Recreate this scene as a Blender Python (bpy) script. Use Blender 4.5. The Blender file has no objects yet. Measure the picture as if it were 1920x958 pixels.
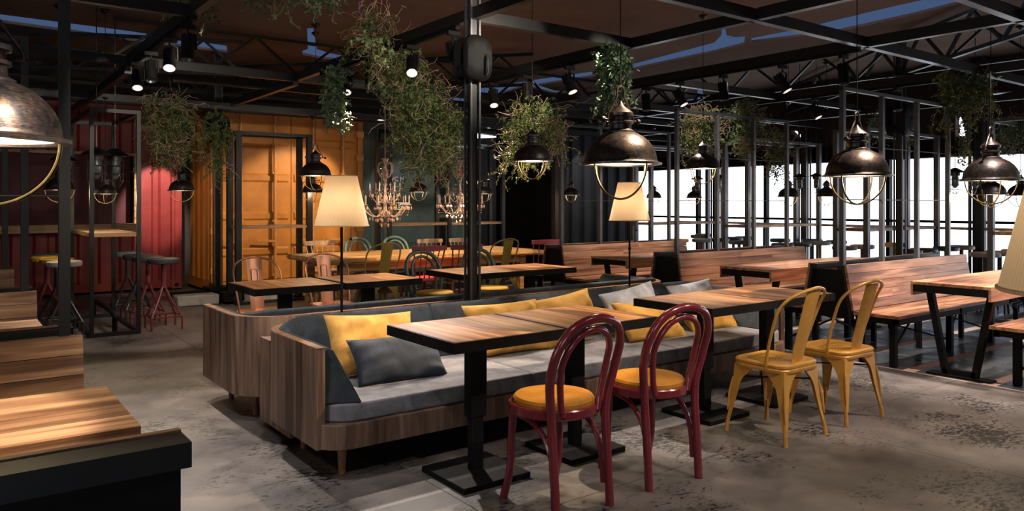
import bpy, math, random
from mathutils import Vector, Matrix
S = bpy.context.scene
COL = S.collection
PI = math.pi
R = math.radians

# ------------------------------------------------------------------ camera
cd = bpy.data.cameras.new('camera'); cam = bpy.data.objects.new('camera', cd); COL.objects.link(cam)
cd.sensor_width = 36.0; cd.lens = 36.0 * 1420.0 / 1920.0
cd.shift_y = -98.0 / 1920.0
cd.clip_start = 0.05; cd.clip_end = 200
cam.location = (0, 0, 1.38)
cam.rotation_euler = (R(90), 0, R(53.2 - 90))
S.camera = cam
# ------------------------------------------------------------------ view, world
S.view_settings.view_transform = 'Standard'; S.view_settings.look = 'None'
S.view_settings.gamma = 1.0; S.view_settings.exposure = 0.0
try: S.view_settings.use_curve_mapping = False
except Exception: pass
W = bpy.data.worlds.new('world'); S.world = W; W.use_nodes = True
nt = W.node_tree; nt.nodes.clear()
wo = nt.nodes.new('ShaderNodeOutputWorld'); bg = nt.nodes.new('ShaderNodeBackground')
tc = nt.nodes.new('ShaderNodeTexCoord'); sp = nt.nodes.new('ShaderNodeSeparateXYZ'); cr = nt.nodes.new('ShaderNodeValToRGB')
nt.links.new(tc.outputs['Generated'], sp.inputs[0]); nt.links.new(sp.outputs['Z'], cr.inputs[0])
cr.color_ramp.elements[0].position = 0.095; cr.color_ramp.elements[0].color = (2.3, 2.45, 2.7, 1)
cr.color_ramp.elements[1].position = 0.125; cr.color_ramp.elements[1].color = (0.04, 0.068, 0.14, 1)
nt.links.new(cr.outputs[0], bg.inputs[0]); bg.inputs[1].default_value = 1.3
nt.links.new(bg.outputs[0], wo.inputs[0])

# ------------------------------------------------------------------ lamp helpers
WARM = (1.0, 0.80, 0.60)
def spot(loc, target, power, size=38, col=WARM, blend=0.35, rad=0.03, parent=None):
    l = bpy.data.lights.new('spot_light', 'SPOT'); l.energy = power; l.spot_size = R(size); l.spot_blend = blend
    l.color = col; l.shadow_soft_size = rad
    o = bpy.data.objects.new('spot_light', l); COL.objects.link(o)
    o.location = loc
    o.rotation_euler = (Vector(target) - Vector(loc)).to_track_quat('-Z', 'Y').to_euler()
    return o
def bulb(loc, power, rad=0.04, col=WARM, parent=None):
    l = bpy.data.lights.new('bulb', 'POINT'); l.energy = power; l.color = col; l.shadow_soft_size = rad
    o = bpy.data.objects.new('bulb', l); COL.objects.link(o); o.location = loc
    if parent: o.parent = parent
    return o

# ------------------------------------------------------------------ materials
def newmat(name):
    m = bpy.data.materials.new(name); m.use_nodes = True
    return m, m.node_tree, m.node_tree.nodes['Principled BSDF']
def coords(nt, scale=(1, 1, 1), rot=(0, 0, 0), loc=(0, 0, 0), rnd=True):
    t = nt.nodes.new('ShaderNodeTexCoord'); m = nt.nodes.new('ShaderNodeMapping')
    m.inputs['Scale'].default_value = scale; m.inputs['Rotation'].default_value = rot; m.inputs['Location'].default_value = loc
    if rnd:
        oi = nt.nodes.new('ShaderNodeObjectInfo'); v = nt.nodes.new('ShaderNodeVectorMath'); v.operation = 'MULTIPLY_ADD'
        cmb = nt.nodes.new('ShaderNodeCombineXYZ')
        for i in range(3): nt.links.new(oi.outputs['Random'], cmb.inputs[i])
        nt.links.new(cmb.outputs[0], v.inputs[0]); v.inputs[1].default_value = (13.1, 17.7, 9.3)
        nt.links.new(t.outputs['Object'], v.inputs[2]); nt.links.new(v.outputs[0], m.inputs[0])
    else:
        nt.links.new(t.outputs['Object'], m.inputs[0])
    return m.outputs[0]
def noise(nt, vec, scale, detail=4, rough=0.5, dist=0.0):
    n = nt.nodes.new('ShaderNodeTexNoise'); n.inputs['Scale'].default_value = scale; n.inputs['Detail'].default_value = detail
    n.inputs['Roughness'].default_value = rough; n.inputs['Distortion'].default_value = dist
    nt.links.new(vec, n.inputs['Vector']); return n.outputs['Fac']
def ramp(nt, fac, stops):
    r = nt.nodes.new('ShaderNodeValToRGB'); nt.links.new(fac, r.inputs[0])
    while len(r.color_ramp.elements) < len(stops): r.color_ramp.elements.new(0.5)
    for e, (p, c) in zip(r.color_ramp.elements, stops): e.position = p; e.color = (*c, 1)
    return r.outputs[0]
def mix(nt, a, b, fac, mode='MIX'):
    m = nt.nodes.new('ShaderNodeMix'); m.data_type = 'RGBA'; m.blend_type = mode
    for s, v in ((0, fac), (6, a), (7, b)):
        if hasattr(v, 'links'): nt.links.new(v, m.inputs[s])
        elif s == 0: m.inputs[0].default_value = v
        else: m.inputs[s].default_value = (*v, 1)
    return m.outputs[2]
def bump(nt, b, fac, strength=0.3, dist=0.01):
    n = nt.nodes.new('ShaderNodeBump'); n.inputs['Strength'].default_value = strength; n.inputs['Distance'].default_value = dist
    nt.links.new(fac, n.inputs['Height']); nt.links.new(n.outputs[0], b.inputs['Normal'])
def wood(name, dark, mid, light, axis='X', rough=0.42, gs=9.0, spec=0.4):
    m, nt, b = newmat(name)
    sc = {'X': (0.35, 5, 5), 'Y': (5, 0.35, 5), 'Z': (5, 5, 0.35)}[axis]
    v = coords(nt, sc)
    n1 = noise(nt, v, gs * 0.35, 3, 0.55, 0.6)
    v2 = coords(nt, tuple(s * (1 if s < 1 else 4) for s in sc))
    n2 = noise(nt, v2, gs, 5, 0.6)
    c1 = ramp(nt, n1, [(0.34, dark), (0.5, mid), (0.66, light)])
    c2 = ramp(nt, n2, [(0.35, (0.55, 0.55, 0.55)), (0.6, (1, 1, 1))])
    c = mix(nt, c1, c2, 0.55, 'MULTIPLY')
    oi = nt.nodes.new('ShaderNodeObjectInfo')
    tint = ramp(nt, oi.outputs['Random'], [(0, (0.72, 0.70, 0.70)), (1, (1.12, 1.12, 1.1))])
    c = mix(nt, c, tint, 1.0, 'MULTIPLY')
    nt.links.new(c, b.inputs['Base Color'])
    b.inputs['Roughness'].default_value = rough; b.inputs['Specular IOR Level'].default_value = spec
    bump(nt, b, n2, 0.15, 0.004)
    return m
def paint(name, col, rough=0.45, metal=0.0, var=0.25, scale=6, spec=0.5, coat=0.0, bmp=0.0):
    m, nt, b = newmat(name)
    v = coords(nt)
    n = noise(nt, v, scale, 5, 0.6)
    c = ramp(nt, n, [(0.3, tuple(x * (1 - var) for x in col)), (0.7, tuple(min(1, x * (1 + var)) for x in col))])
    nt.links.new(c, b.inputs['Base Color'])
    b.inputs['Roughness'].default_value = rough; b.inputs['Metallic'].default_value = metal
    b.inputs['Specular IOR Level'].default_value = spec; b.inputs['Coat Weight'].default_value = coat
    if bmp:
        n2 = noise(nt, v, scale * 14, 3); bump(nt, b, n2, bmp, 0.003)
    return m
def velvet(name, col, hi, rough=0.85):
    m, nt, b = newmat(name)
    v = coords(nt)
    n = noise(nt, v, 7, 5, 0.65, 0.4)
    c = ramp(nt, n, [(0.3, col), (0.72, hi)])
    nt.links.new(c, b.inputs['Base Color']); b.inputs['Roughness'].default_value = rough
    b.inputs['Sheen Weight'].default_value = 0.25; b.inputs['Sheen Roughness'].default_value = 0.4
    b.inputs['Sheen Tint'].default_value = (*[min(1, x * 3) for x in hi], 1)
    b.inputs['Specular IOR Level'].default_value = 0.15
    bump(nt, b, noise(nt, v, 90, 3), 0.15, 0.003)
    return m
def emit(name, col, strength):
    m, nt, b = newmat(name)
    b.inputs['Base Color'].default_value = (*col, 1); b.inputs['Emission Color'].default_value = (*col, 1)
    b.inputs['Emission Strength'].default_value = strength
    return m
M = {}
M['table_wood'] = wood('table_wood', (0.15, 0.055, 0.022), (0.28, 0.12, 0.042), (0.50, 0.26, 0.105), 'Y', 0.46, spec=0.3)
M['bench_wood'] = wood('bench_wood', (0.16, 0.06, 0.03), (0.40, 0.18, 0.095), (0.58, 0.31, 0.18), 'X', 0.40)
M['left_wood'] = wood('left_wood', (0.15, 0.07, 0.035), (0.36, 0.19, 0.10), (0.62, 0.38, 0.22), 'X', 0.45)
M['sofa_wood'] = wood('sofa_wood', (0.075, 0.040, 0.026), (0.21, 0.125, 0.080), (0.36, 0.23, 0.155), 'Z', 0.5, 7)
M['sofa_edge'] = wood('sofa_edge', (0.16, 0.07, 0.03), (0.28, 0.13, 0.06), (0.36, 0.18, 0.09), 'X', 0.45)
M['live_wood'] = wood('live_wood', (0.25, 0.12, 0.04), (0.5, 0.27, 0.10), (0.70, 0.42, 0.18), 'X', 0.5)
M['counter_wood'] = wood('counter_wood', (0.22, 0.11, 0.05), (0.42, 0.24, 0.12), (0.62, 0.40, 0.22), 'X', 0.5)
M['pale_wood'] = wood('pale_wood', (0.30, 0.17, 0.10), (0.52, 0.33, 0.20), (0.68, 0.48, 0.32), 'Z', 0.5)
M['black'] = paint('black_metal', (0.005, 0.0045, 0.0045), 0.6, 0.0, 0.3, 20, 0.14, 0, 0.1)
M['post_black'] = paint('post_black', (0.010, 0.010, 0.010), 0.45, 0.2, 0.25, 12, 0.5)
def iron_mat():
    m, nt, b = newmat('aged_iron')
    v = coords(nt); n = noise(nt, v, 4.5, 6, 0.7, 1.0); n2 = noise(nt, coords(nt, (3, 3, 14)), 5, 4)
    c = ramp(nt, n, [(0.32, (0.018, 0.018, 0.023)), (0.5, (0.05, 0.043, 0.043)), (0.66, (0.12, 0.075, 0.052)), (0.8, (0.14, 0.095, 0.05))])
    nt.links.new(c, b.inputs['Base Color']); b.inputs['Metallic'].default_value = 0.85
    nt.links.new(ramp(nt, n2, [(0.3, (0.28, 0.28, 0.28)), (0.7, (0.5, 0.5, 0.5))]), b.inputs['Roughness'])
    bump(nt, b, n2, 0.12, 0.004); return m
M['iron'] = iron_mat()
M['brass_in'] = paint('brass_inner', (0.45, 0.34, 0.15), 0.35, 0.9, 0.2)
M['red'] = paint('red_lacquer', (0.17, 0.018, 0.026), 0.22, 0.0, 0.12, 8, 0.5, 0.6)
M['orange_seat'] = velvet('orange_leather', (0.34, 0.125, 0.014), (0.50, 0.22, 0.03), 0.6)
M['mustard'] = paint('mustard_paint', (0.58, 0.29, 0.055), 0.33, 0.15, 0.14, 14, 0.5, 0.3, 0.05)
M['olive_mustard'] = paint('olive_mustard', (0.33, 0.22, 0.045), 0.4, 0.1, 0.15)
M['copper'] = paint('copper', (0.55, 0.27, 0.18), 0.42, 0.9, 0.12)
M['teal'] = paint('grey_green_paint', (0.10, 0.16, 0.145), 0.4, 0, 0.2)
M['dgreen'] = paint('dark_green_paint', (0.045, 0.075, 0.065), 0.35, 0, 0.2, 8, 0.5, 0.3)
M['spin_red'] = paint('wine_paint', (0.20, 0.03, 0.04), 0.4, 0, 0.2)
M['bright_red'] = paint('bright_red_paint', (0.55, 0.07, 0.08), 0.4, 0, 0.1)
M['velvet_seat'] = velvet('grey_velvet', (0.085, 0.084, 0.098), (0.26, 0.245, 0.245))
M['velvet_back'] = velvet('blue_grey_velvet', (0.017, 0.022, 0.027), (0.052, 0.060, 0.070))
M['pillow_yellow'] = velvet('yellow_velvet', (0.36, 0.17, 0.032), (0.66, 0.37, 0.095))
M['pillow_navy'] = velvet('navy_velvet', (0.02, 0.024, 0.032), (0.055, 0.062, 0.078))
M['pillow_grey'] = velvet('pale_grey_velvet', (0.20, 0.21, 0.25), (0.42, 0.43, 0.48))
M['red_steel'] = paint('red_container_steel', (0.17, 0.020, 0.018), 0.5, 0, 0.25, 3, 0.35, 0, 0.1)
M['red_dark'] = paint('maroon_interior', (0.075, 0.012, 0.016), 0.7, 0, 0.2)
M['yellow_steel'] = paint('yellow_container_steel', (0.47, 0.185, 0.032), 0.5, 0, 0.22, 3, 0.35, 0, 0.12)
M['yellow_rod'] = paint('yellow_rod_steel', (0.50, 0.22, 0.06), 0.42, 0, 0.25, 9)
M['green_steel'] = paint('green_container_steel', (0.07, 0.085, 0.068), 0.5, 0, 0.25, 3, 0.4)
M['navy_steel'] = paint('navy_container_steel', (0.011, 0.014, 0.020), 0.6, 0, 0.3, 3, 0.2)
M['dark_wall'] = paint('dark_brown_wall', (0.03, 0.022, 0.019), 0.8, 0, 0.25, 2)
M['grey_post'] = paint('grey_steel_post', (0.075, 0.075, 0.08), 0.38, 0.6, 0.2, 10)
M['membrane'] = paint('brown_membrane', (0.15, 0.105, 0.082), 0.9, 0, 0.18, 1.2, 0.1)
M['beam'] = paint('beam_black', (0.014, 0.013, 0.013), 0.36, 0.35, 0.2, 15, 0.5)
M['glow'] = emit('pendant_diffuser', (1.0, 0.88, 0.62), 1.6)
M['spot_glow'] = emit('spotlight_lens', (1.0, 0.92, 0.86), 5.0); M['spot_refl'] = emit('glowing_reflector', (0.85, 0.74, 0.68), 0.55)  # lens light on the reflector is put in as its own glow
M['concrete_block'] = paint('concrete_block', (0.30, 0.27, 0.25), 0.9, 0, 0.2, 12)
M['crystal'] = paint('rose_crystal', (0.42, 0.30, 0.25), 0.15, 0.25, 0.3, 30, 0.8)
M['seat_white'] = paint('cream_vinyl', (0.62, 0.60, 0.55), 0.5)
M['seat_taupe'] = paint('taupe_vinyl', (0.22, 0.17, 0.15), 0.6)
M['seat_grey'] = paint('grey_vinyl', (0.13, 0.145, 0.16), 0.6)
M['seat_teal'] = paint('teal_vinyl', (0.055, 0.10, 0.115), 0.6)
M['seat_black'] = paint('black_vinyl', (0.025, 0.025, 0.03), 0.5)
M['seat_yellow'] = paint('yellow_vinyl', (0.50, 0.28, 0.03), 0.5)
M['stem_red'] = paint('red_stem', (0.20, 0.04, 0.05), 0.4, 0.2)
M['stem_dark'] = paint('dark_stem', (0.05, 0.055, 0.06), 0.4, 0.4)
M['leaf_bulb'] = paint('lantern_bulb', (0.10, 0.12, 0.11), 0.15)
def leafmat(name, a, b_, c_):
    m, nt, b = newmat(name)
    v = coords(nt, rnd=False); n = noise(nt, v, 9, 4)
    nt.links.new(ramp(nt, n, [(0.3, a), (0.52, b_), (0.75, c_)]), b.inputs['Base Color'])
    b.inputs['Roughness'].default_value = 0.6
    return m
M['leaf'] = leafmat('moss_leaf', (0.03, 0.055, 0.012), (0.085, 0.125, 0.025), (0.20, 0.20, 0.05))
M['ivy'] = leafmat('ivy_leaf', (0.03, 0.06, 0.028), (0.07, 0.12, 0.05), (0.22, 0.28, 0.13))
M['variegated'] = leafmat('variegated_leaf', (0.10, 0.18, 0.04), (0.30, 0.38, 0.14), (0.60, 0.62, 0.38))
M['twig'] = paint('dry_twig', (0.44, 0.27, 0.20), 0.8)
# lamp shade
def shade_mat():
    m, nt, b = newmat('pleated_shade')
    v = coords(nt, rnd=False)
    sx = nt.nodes.new('ShaderNodeSeparateXYZ'); nt.links.new(v, sx.inputs[0])
    a = nt.nodes.new('ShaderNodeMath'); a.operation = 'ARCTAN2'; nt.links.new(sx.outputs[1], a.inputs[0]); nt.links.new(sx.outputs[0], a.inputs[1])
    k = nt.nodes.new('ShaderNodeMath'); k.operation = 'MULTIPLY'; k.inputs[1].default_value = 120; nt.links.new(a.outputs[0], k.inputs[0])
    s = nt.nodes.new('ShaderNodeMath'); s.operation = 'SINE'; nt.links.new(k.outputs[0], s.inputs[0])
    h = nt.nodes.new('ShaderNodeMath'); h.operation = 'MULTIPLY_ADD'; h.inputs[1].default_value = 0.5; h.inputs[2].default_value = 0.5; nt.links.new(s.outputs[0], h.inputs[0])
    c = ramp(nt, h.outputs[0], [(0, (0.74, 0.58, 0.40)), (1, (0.84, 0.68, 0.48))])
    nt.links.new(c, b.inputs['Base Color']); b.inputs['Roughness'].default_value = 0.9
    b.inputs['Transmission Weight'].default_value = 0.0
    tr = nt.nodes.new('ShaderNodeBsdfTranslucent'); nt.links.new(c, tr.inputs[0])
    ms = nt.nodes.new('ShaderNodeMixShader'); ms.inputs[0].default_value = 0.6
    out = nt.nodes['Material Output']; nt.links.new(b.outputs[0], ms.inputs[1]); nt.links.new(tr.outputs[0], ms.inputs[2]); nt.links.new(ms.outputs[0], out.inputs[0])
    bump(nt, b, h.outputs[0], 0.2, 0.003)
    return m
M['shade'] = shade_mat()
def concrete():
    m, nt, b = newmat('worn_concrete')
    v = coords(nt, rnd=False)
    n1 = noise(nt, v, 1.1, 6, 0.6); n2 = noise(nt, v, 7, 6, 0.65); n3 = noise(nt, v, 45, 3)
    base = ramp(nt, n1, [(0.32, (0.075, 0.068, 0.066)), (0.5, (0.14, 0.125, 0.118)), (0.7, (0.22, 0.195, 0.182))])
    base = mix(nt, base, ramp(nt, n2, [(0.35, (0.68, 0.68, 0.68)), (0.65, (1.15, 1.12, 1.08))]), 0.8, 'MULTIPLY')
    # dark chips, stretched and clustered
    v2 = coords(nt, (17, 34, 1), (0, 0, 0.5), rnd=False)
    chips = noise(nt, v2, 1.3, 9, 0.75, 0.4)
    mask = noise(nt, v, 1.7, 3, 0.5)
    mm = nt.nodes.new('ShaderNodeMath'); mm.operation = 'MULTIPLY_ADD'; mm.inputs[1].default_value = 0.62; nt.links.new(mask, mm.inputs[0]); nt.links.new(chips, mm.inputs[2])
    cf = ramp(nt, mm.outputs[0], [(0.885, (0, 0, 0)), (0.90, (1, 1, 1))])
    c = mix(nt, base, (0.012, 0.010, 0.010), cf)
    # rectangular rag-rolled patches
    br = nt.nodes.new('ShaderNodeTexVoronoi'); br.distance = 'CHEBYCHEV'; br.inputs['Scale'].default_value = 1.35; nt.links.new(v, br.inputs['Vector'])
    pc = nt.nodes.new('ShaderNodeSeparateColor'); nt.links.new(br.outputs['Color'], pc.inputs[0])
    c = mix(nt, c, ramp(nt, pc.outputs[0], [(0, (0.84, 0.84, 0.86)), (1, (1.1, 1.08, 1.05))]), 1.0, 'MULTIPLY')
    nt.links.new(c, b.inputs['Base Color'])
    rr = ramp(nt, n2, [(0.3, (0.36, 0.36, 0.36)), (0.7, (0.58, 0.58, 0.58))]); nt.links.new(rr, b.inputs['Roughness'])
    b.inputs['Specular IOR Level'].default_value = 0.45
    bump(nt, b, n3, 0.12, 0.004)
    return m
M['concrete'] = concrete()
def slate():
    m, nt, b = newmat('dark_slate_tile')
    v = coords(nt); n = noise(nt, v, 5, 6, 0.65, 0.5)
    nt.links.new(ramp(nt, n, [(0.3, (0.016, 0.020, 0.025)), (0.55, (0.045, 0.054, 0.064)), (0.75, (0.14, 0.155, 0.17))]), b.inputs['Base Color'])
    nt.links.new(ramp(nt, n, [(0.3, (0.22, 0.22, 0.22)), (0.7, (0.5, 0.5, 0.5))]), b.inputs['Roughness'])
    bump(nt, b, n, 0.35, 0.01)
    return m
M['slate'] = slate()
M['pink_stone'] = paint('pale_stone_strip', (0.66, 0.46, 0.38), 0.5, 0, 0.2, 6)

# ------------------------------------------------------------------ geometry builder
def catmull(pts, n=6, closed=False):
    P = [Vector(p) for p in pts]; out = []
    L = len(P)
    rng = range(L) if closed else range(L - 1)
    for i in rng:
        p0 = P[(i - 1) % L] if (closed or i > 0) else P[0] * 2 - P[1]
        p1 = P[i]; p2 = P[(i + 1) % L]
        p3 = P[(i + 2) % L] if (closed or i + 2 < L) else P[-1] * 2 - P[-2]
        for k in range(n):
            t = k / n
            out.append(0.5 * ((2 * p1) + (p2 - p0) * t + (2 * p0 - 5 * p1 + 4 * p2 - p3) * t * t + (3 * p1 - p0 - 3 * p2 + p3) * t ** 3))
    if not closed: out.append(P[-1])
    return out
class G:
    def __init__(s): s.v = []; s.f = []
    def box(s, x0, x1, y0, y1, z0, z1):
        b = len(s.v)
        s.v += [(x0, y0, z0), (x1, y0, z0), (x1, y1, z0), (x0, y1, z0), (x0, y0, z1), (x1, y0, z1), (x1, y1, z1), (x0, y1, z1)]
        s.f += [tuple(b + i for i in q) for q in ((0, 3, 2, 1), (4, 5, 6, 7), (0, 1, 5, 4), (1, 2, 6, 5), (2, 3, 7, 6), (3, 0, 4, 7))]
        return s
    def hexa(s, pts):
        b = len(s.v); s.v += [tuple(p) for p in pts]
        s.f += [tuple(b + i for i in q) for q in ((0, 3, 2, 1), (4, 5, 6, 7), (0, 1, 5, 4), (1, 2, 6, 5), (2, 3, 7, 6), (3, 0, 4, 7))]
        return s
    def beam(s, p, q, w, h=None, up=(0, 0, 1)):
        h = h or w; p = Vector(p); q = Vector(q); d = (q - p).normalized(); up = Vector(up)
        if abs(d.dot(up)) > 0.98: up = Vector((1, 0, 0))
        a = d.cross(up).normalized(); u = a.cross(d)
        a *= w / 2; u *= h / 2
        return s.hexa([p - a - u, p + a - u, q + a - u, q - a - u, p - a + u, p + a + u, q + a + u, q - a + u])
    def tube(s, pts, r, n=8, closed=False, flat=1.0):
        P = [Vector(p) for p in pts]; m = len(P); b0 = len(s.v)
        rs = r if isinstance(r, (list, tuple)) else [r] * m
        ref = None
        for i in range(m):
            if closed: d = P[(i + 1) % m] - P[i - 1]
            else: d = P[min(i + 1, m - 1)] - P[max(i - 1, 0)]
            d.normalize()
            if ref is None:
                ref = Vector((0, 0, 1)) if abs(d.z) < 0.9 else Vector((1, 0, 0))
            a = ref - d * ref.dot(d)
            if a.length < 1e-5: a = d.orthogonal()
            a.normalize(); ref = a; c = d.cross(a)
            for k in range(n):
                t = 2 * PI * k / n
                s.v.append(tuple(P[i] + a * (math.cos(t) * rs[i]) + c * (math.sin(t) * rs[i] * flat)))
        for i in range(m if closed else m - 1):
            j = (i + 1) % m
            for k in range(n):
                l = (k + 1) % n
                s.f.append((b0 + i * n + k, b0 + i * n + l, b0 + j * n + l, b0 + j * n + k))
        if not closed:
            s.f.append(tuple(b0 + k for k in reversed(range(n)))); s.f.append(tuple(b0 + (m - 1) * n + k for k in range(n)))
        return s
    def cyl(s, x, y, z0, z1, r, n=16, r1=None):
        return s.tube([(x, y, z0), (x, y, z1)], [r, r if r1 is None else r1], n)
    def lathe(s, prof, n=24, c=(0, 0, 0), cap=True):
        b = len(s.v)
        for (r, z) in prof:
            for k in range(n):
                t = 2 * PI * k / n
                s.v.append((c[0] + r * math.cos(t), c[1] + r * math.sin(t), c[2] + z))
        for i in range(len(prof) - 1):
            for k in range(n):
                l = (k + 1) % n
                s.f.append((b + i * n + k, b + i * n + l, b + (i + 1) * n + l, b + (i + 1) * n + k))
        if cap:
            s.f.append(tuple(b + k for k in reversed(range(n)))); e = b + (len(prof) - 1) * n; s.f.append(tuple(e + k for k in range(n)))
        return s
    def prism(s, poly, fn0, fn1):
        """poly of 2D points, fn0/fn1 map to 3D"""
        b = len(s.v); n = len(poly)
        s.v += [tuple(fn0(p)) for p in poly] + [tuple(fn1(p)) for p in poly]
        s.f.append(tuple(b + i for i in reversed(range(n)))); s.f.append(tuple(b + n + i for i in range(n)))
        for i in range(n):
            j = (i + 1) % n; s.f.append((b + i, b + j, b + n + j, b + n + i))
        return s
    def loft(s, rings, cap=True, closed=True):
        b = len(s.v); n = len(rings[0])
        for r_ in rings: s.v += [tuple(p) for p in r_]
        for i in range(len(rings) - 1):
            for k in range(n if closed else n - 1):
                l = (k + 1) % n
                s.f.append((b + i * n + k, b + i * n + l, b + (i + 1) * n + l, b + (i + 1) * n + k))
        if cap:
            s.f.append(tuple(b + k for k in reversed(range(n)))); e = b + (len(rings) - 1) * n; s.f.append(tuple(e + k for k in range(n)))
        return s
    def xf(s, m):
        s.v = [tuple(m @ Vector(p)) for p in s.v]; return s
    def mesh(s, name, mat, smooth=True, fix=True):
        me = bpy.data.meshes.new(name); me.from_pydata(s.v, [], s.f)
        if fix:
            import bmesh
            bm = bmesh.new(); bm.from_mesh(me); bmesh.ops.recalc_face_normals(bm, faces=bm.faces); bm.to_mesh(me); bm.free()
        if smooth:
            me.shade_smooth(); me.set_sharp_from_angle(angle=R(38))
        me.materials.append(mat); me.update(); return me
    def obj(s, name, mat, parent=None, bevel=0, kind=None, smooth=True, fix=True, loc=None, seg=2, label=None):
        o = bpy.data.objects.new(name, s.mesh(name, mat, smooth, fix)); COL.objects.link(o)
        if parent: o.parent = parent
        if loc: o.location = loc
        if bevel:
            md = o.modifiers.new('bevel', 'BEVEL'); md.width = bevel; md.segments = seg; md.limit_method = 'ANGLE'; md.angle_limit = R(35)
        if kind: o['kind'] = kind
        if label: o['label'] = label
        return o
def tag(o, label, cat, group=None):
    o['label'] = label; o['category'] = cat
    if group: o['group'] = group
    return o
def thing(name, label, cat, loc=(0, 0, 0), rz=0, group=None):
    o = bpy.data.objects.new(name, None); COL.objects.link(o); o.empty_display_size = 0.1
    o.location = loc; o.rotation_euler = (0, 0, rz); return tag(o, label, cat, group)
def dup(o, parent=None, only=('MESH', 'EMPTY', 'LIGHT')):
    c = o.copy(); COL.objects.link(c); c.parent = parent
    for ch in o.children:
        if ch.type in only: dup(ch, c, only)
    return c
def place(proto, used, loc, rz, label, scale=None, group=None):
    o = proto if not used.get(proto.name) else dup(proto)
    used[proto.name] = 1
    o.location = loc; o.rotation_euler = (0, 0, rz); o['label'] = label
    if scale: o.scale = (scale,) * 3
    if group: o['group'] = group
    return o
used = {}
def struct(g, name, mat, **k):
    return g.obj(name, mat, kind='structure', **k)

# ================================================================== STRUCTURE
Z0 = 0.0
CEIL = 3.5
XW = 12.3      # window wall
YB = 13.4      # back wall
XL = -4.2; YN = -3.2
WT = 2.09      # window head
EDGE = 6.33    # concrete / slate edge
floor = struct(G().box(XL, EDGE, YN, YB, -0.2, -0.012), 'floor', M['black'], smooth=False)
xs = [XL, -3.0, -0.54, 1.915, 4.33, EDGE]; ys = [YN, -2.2, 0.2, 2.65, 5.1, 7.55, 10.0, YB]
for i in range(len(xs) - 1):
    for j in range(len(ys) - 1):
        G().box(xs[i] + 0.002, xs[i + 1] - 0.002, ys[j] + 0.002, ys[j + 1] - 0.002, -0.015, 0).obj('concrete_slab', M['concrete'], floor, smooth=False)
floor2 = struct(G().box(EDGE, XW + 0.2, YN, YB, -0.2, -0.003), 'floor', M['pink_stone'], smooth=False)
tile_me = G().box(0.004, 0.646, 0.004, 0.50, -0.0044, -0.002).mesh('slate_tile', M['slate'], False)
strip_y = []
y = 2.49 - 0.6 * 9
# rows of tiles between pale strips
k = 0
while y < YB - 0.5:
    for i in range(9):
        x = EDGE + 0.014 + i * 0.65
        if x + 0.65 > XW: break
        o = bpy.data.objects.new('slate_tile', tile_me); COL.objects.link(o); o.location = (x, y, 0); o.parent = floor2
    y += 0.6
    k += 1
G().box(EDGE - 0.012, EDGE + 0.012, YN, YB, -0.05, 0.001).obj('edge_strip', M['pink_stone'], floor2, smooth=False)

# ceiling membrane with slots that open on the dusk sky
ceil = struct(G().box(XL, XW + 0.2, YN, YB + 0.2, CEIL, CEIL + 0.035), 'ceiling', M['membrane'], smooth=False)
SLOTS = [[(0.49, 10.25), (1.8, 10.29), (3.03, 10.47), (3.19, 10.95), (1.9, 10.87), (0.51, 10.71)], [(3.51, 8.84), (3.57, 8.79), (4.09, 9.95), (4.32, 10.1), (4.55, 10.17), (4.72, 10.55), (4.4, 10.58), (4.09, 10.46), (3.98, 10.21), (3.99, 10.02)], [(8.16, 13.08), (7.92, 11.48), (8.1, 10.22), (8.44, 8.49), (8.13, 6.41), (7.84, 6.07), (7.46, 5.77), (7.5, 5.75), (7.89, 6.03), (8.09, 6.04), (8.14, 5.92), (8.56, 6.26), (8.65, 6.81), (8.75, 8.8), (8.62, 9.97), (8.54, 10.62), (9.19, 10.94), (9.68, 10.74), (9.46, 11.26), (8.43, 10.86), (8.82, 12.88), (8.74, 13.78)], [(8.29, 5.97), (8.32, 5.27), (8.19, 4.23), (8.16, 3.76), (8.61, 3.43), (8.77, 4.21), (8.85, 5.17), (8.53, 6.11)], [(11.24, 9.24), (11.31, 9.19), (12.27, 9.9), (12.97, 10.19), (13.01, 10.81), (12.25, 10.72), (12.13, 10.01)], [(8.49, 17.59), (8.41, 15.07), (8.74, 15.45), (9.15, 18.73)]]
cut = G()
for poly in SLOTS:
    cut.prism(poly, lambda p: (p[0], p[1], CEIL - 0.1), lambda p: (p[0], p[1], CEIL + 0.2))
cme = cut.mesh('slot_cutter', M['black'], False); co = bpy.data.objects.new('slot_cutter', cme); COL.objects.link(co)
md = ceil.modifiers.new('slots', 'BOOLEAN'); md.operation = 'DIFFERENCE'; md.object = co; md.solver = 'EXACT'
dg = bpy.context.evaluated_depsgraph_get(); ev = ceil.evaluated_get(dg); nm = bpy.data.meshes.new_from_object(ev)
ceil.modifiers.clear(); ceil.data = nm; bpy.data.objects.remove(co)
# walls
wall_back = struct(G().box(XL, XW, YB, YB + 0.2, -0.1, CEIL), 'wall_back', M['dark_wall'], smooth=False)
struct(G().box(XL - 0.2, XL, 5.0, YB, -0.1, CEIL), 'wall_left', M['dark_wall'])
struct(G().box(XL - 0.2, XL, YN, 1.5, -0.1, CEIL), 'wall_left', M['dark_wall'])
struct(G().box(XL - 0.2, XL, 1.5, 5.0, WT, CEIL), 'wall_left', M['dark_wall'])
struct(G().box(XL, XW, YN - 0.2, YN, WT, CEIL), 'wall_near', M['dark_wall'])
struct(G().box(-0.6, XW, YN - 0.2, YN, -0.1, WT), 'wall_near', M['dark_wall'])
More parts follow.
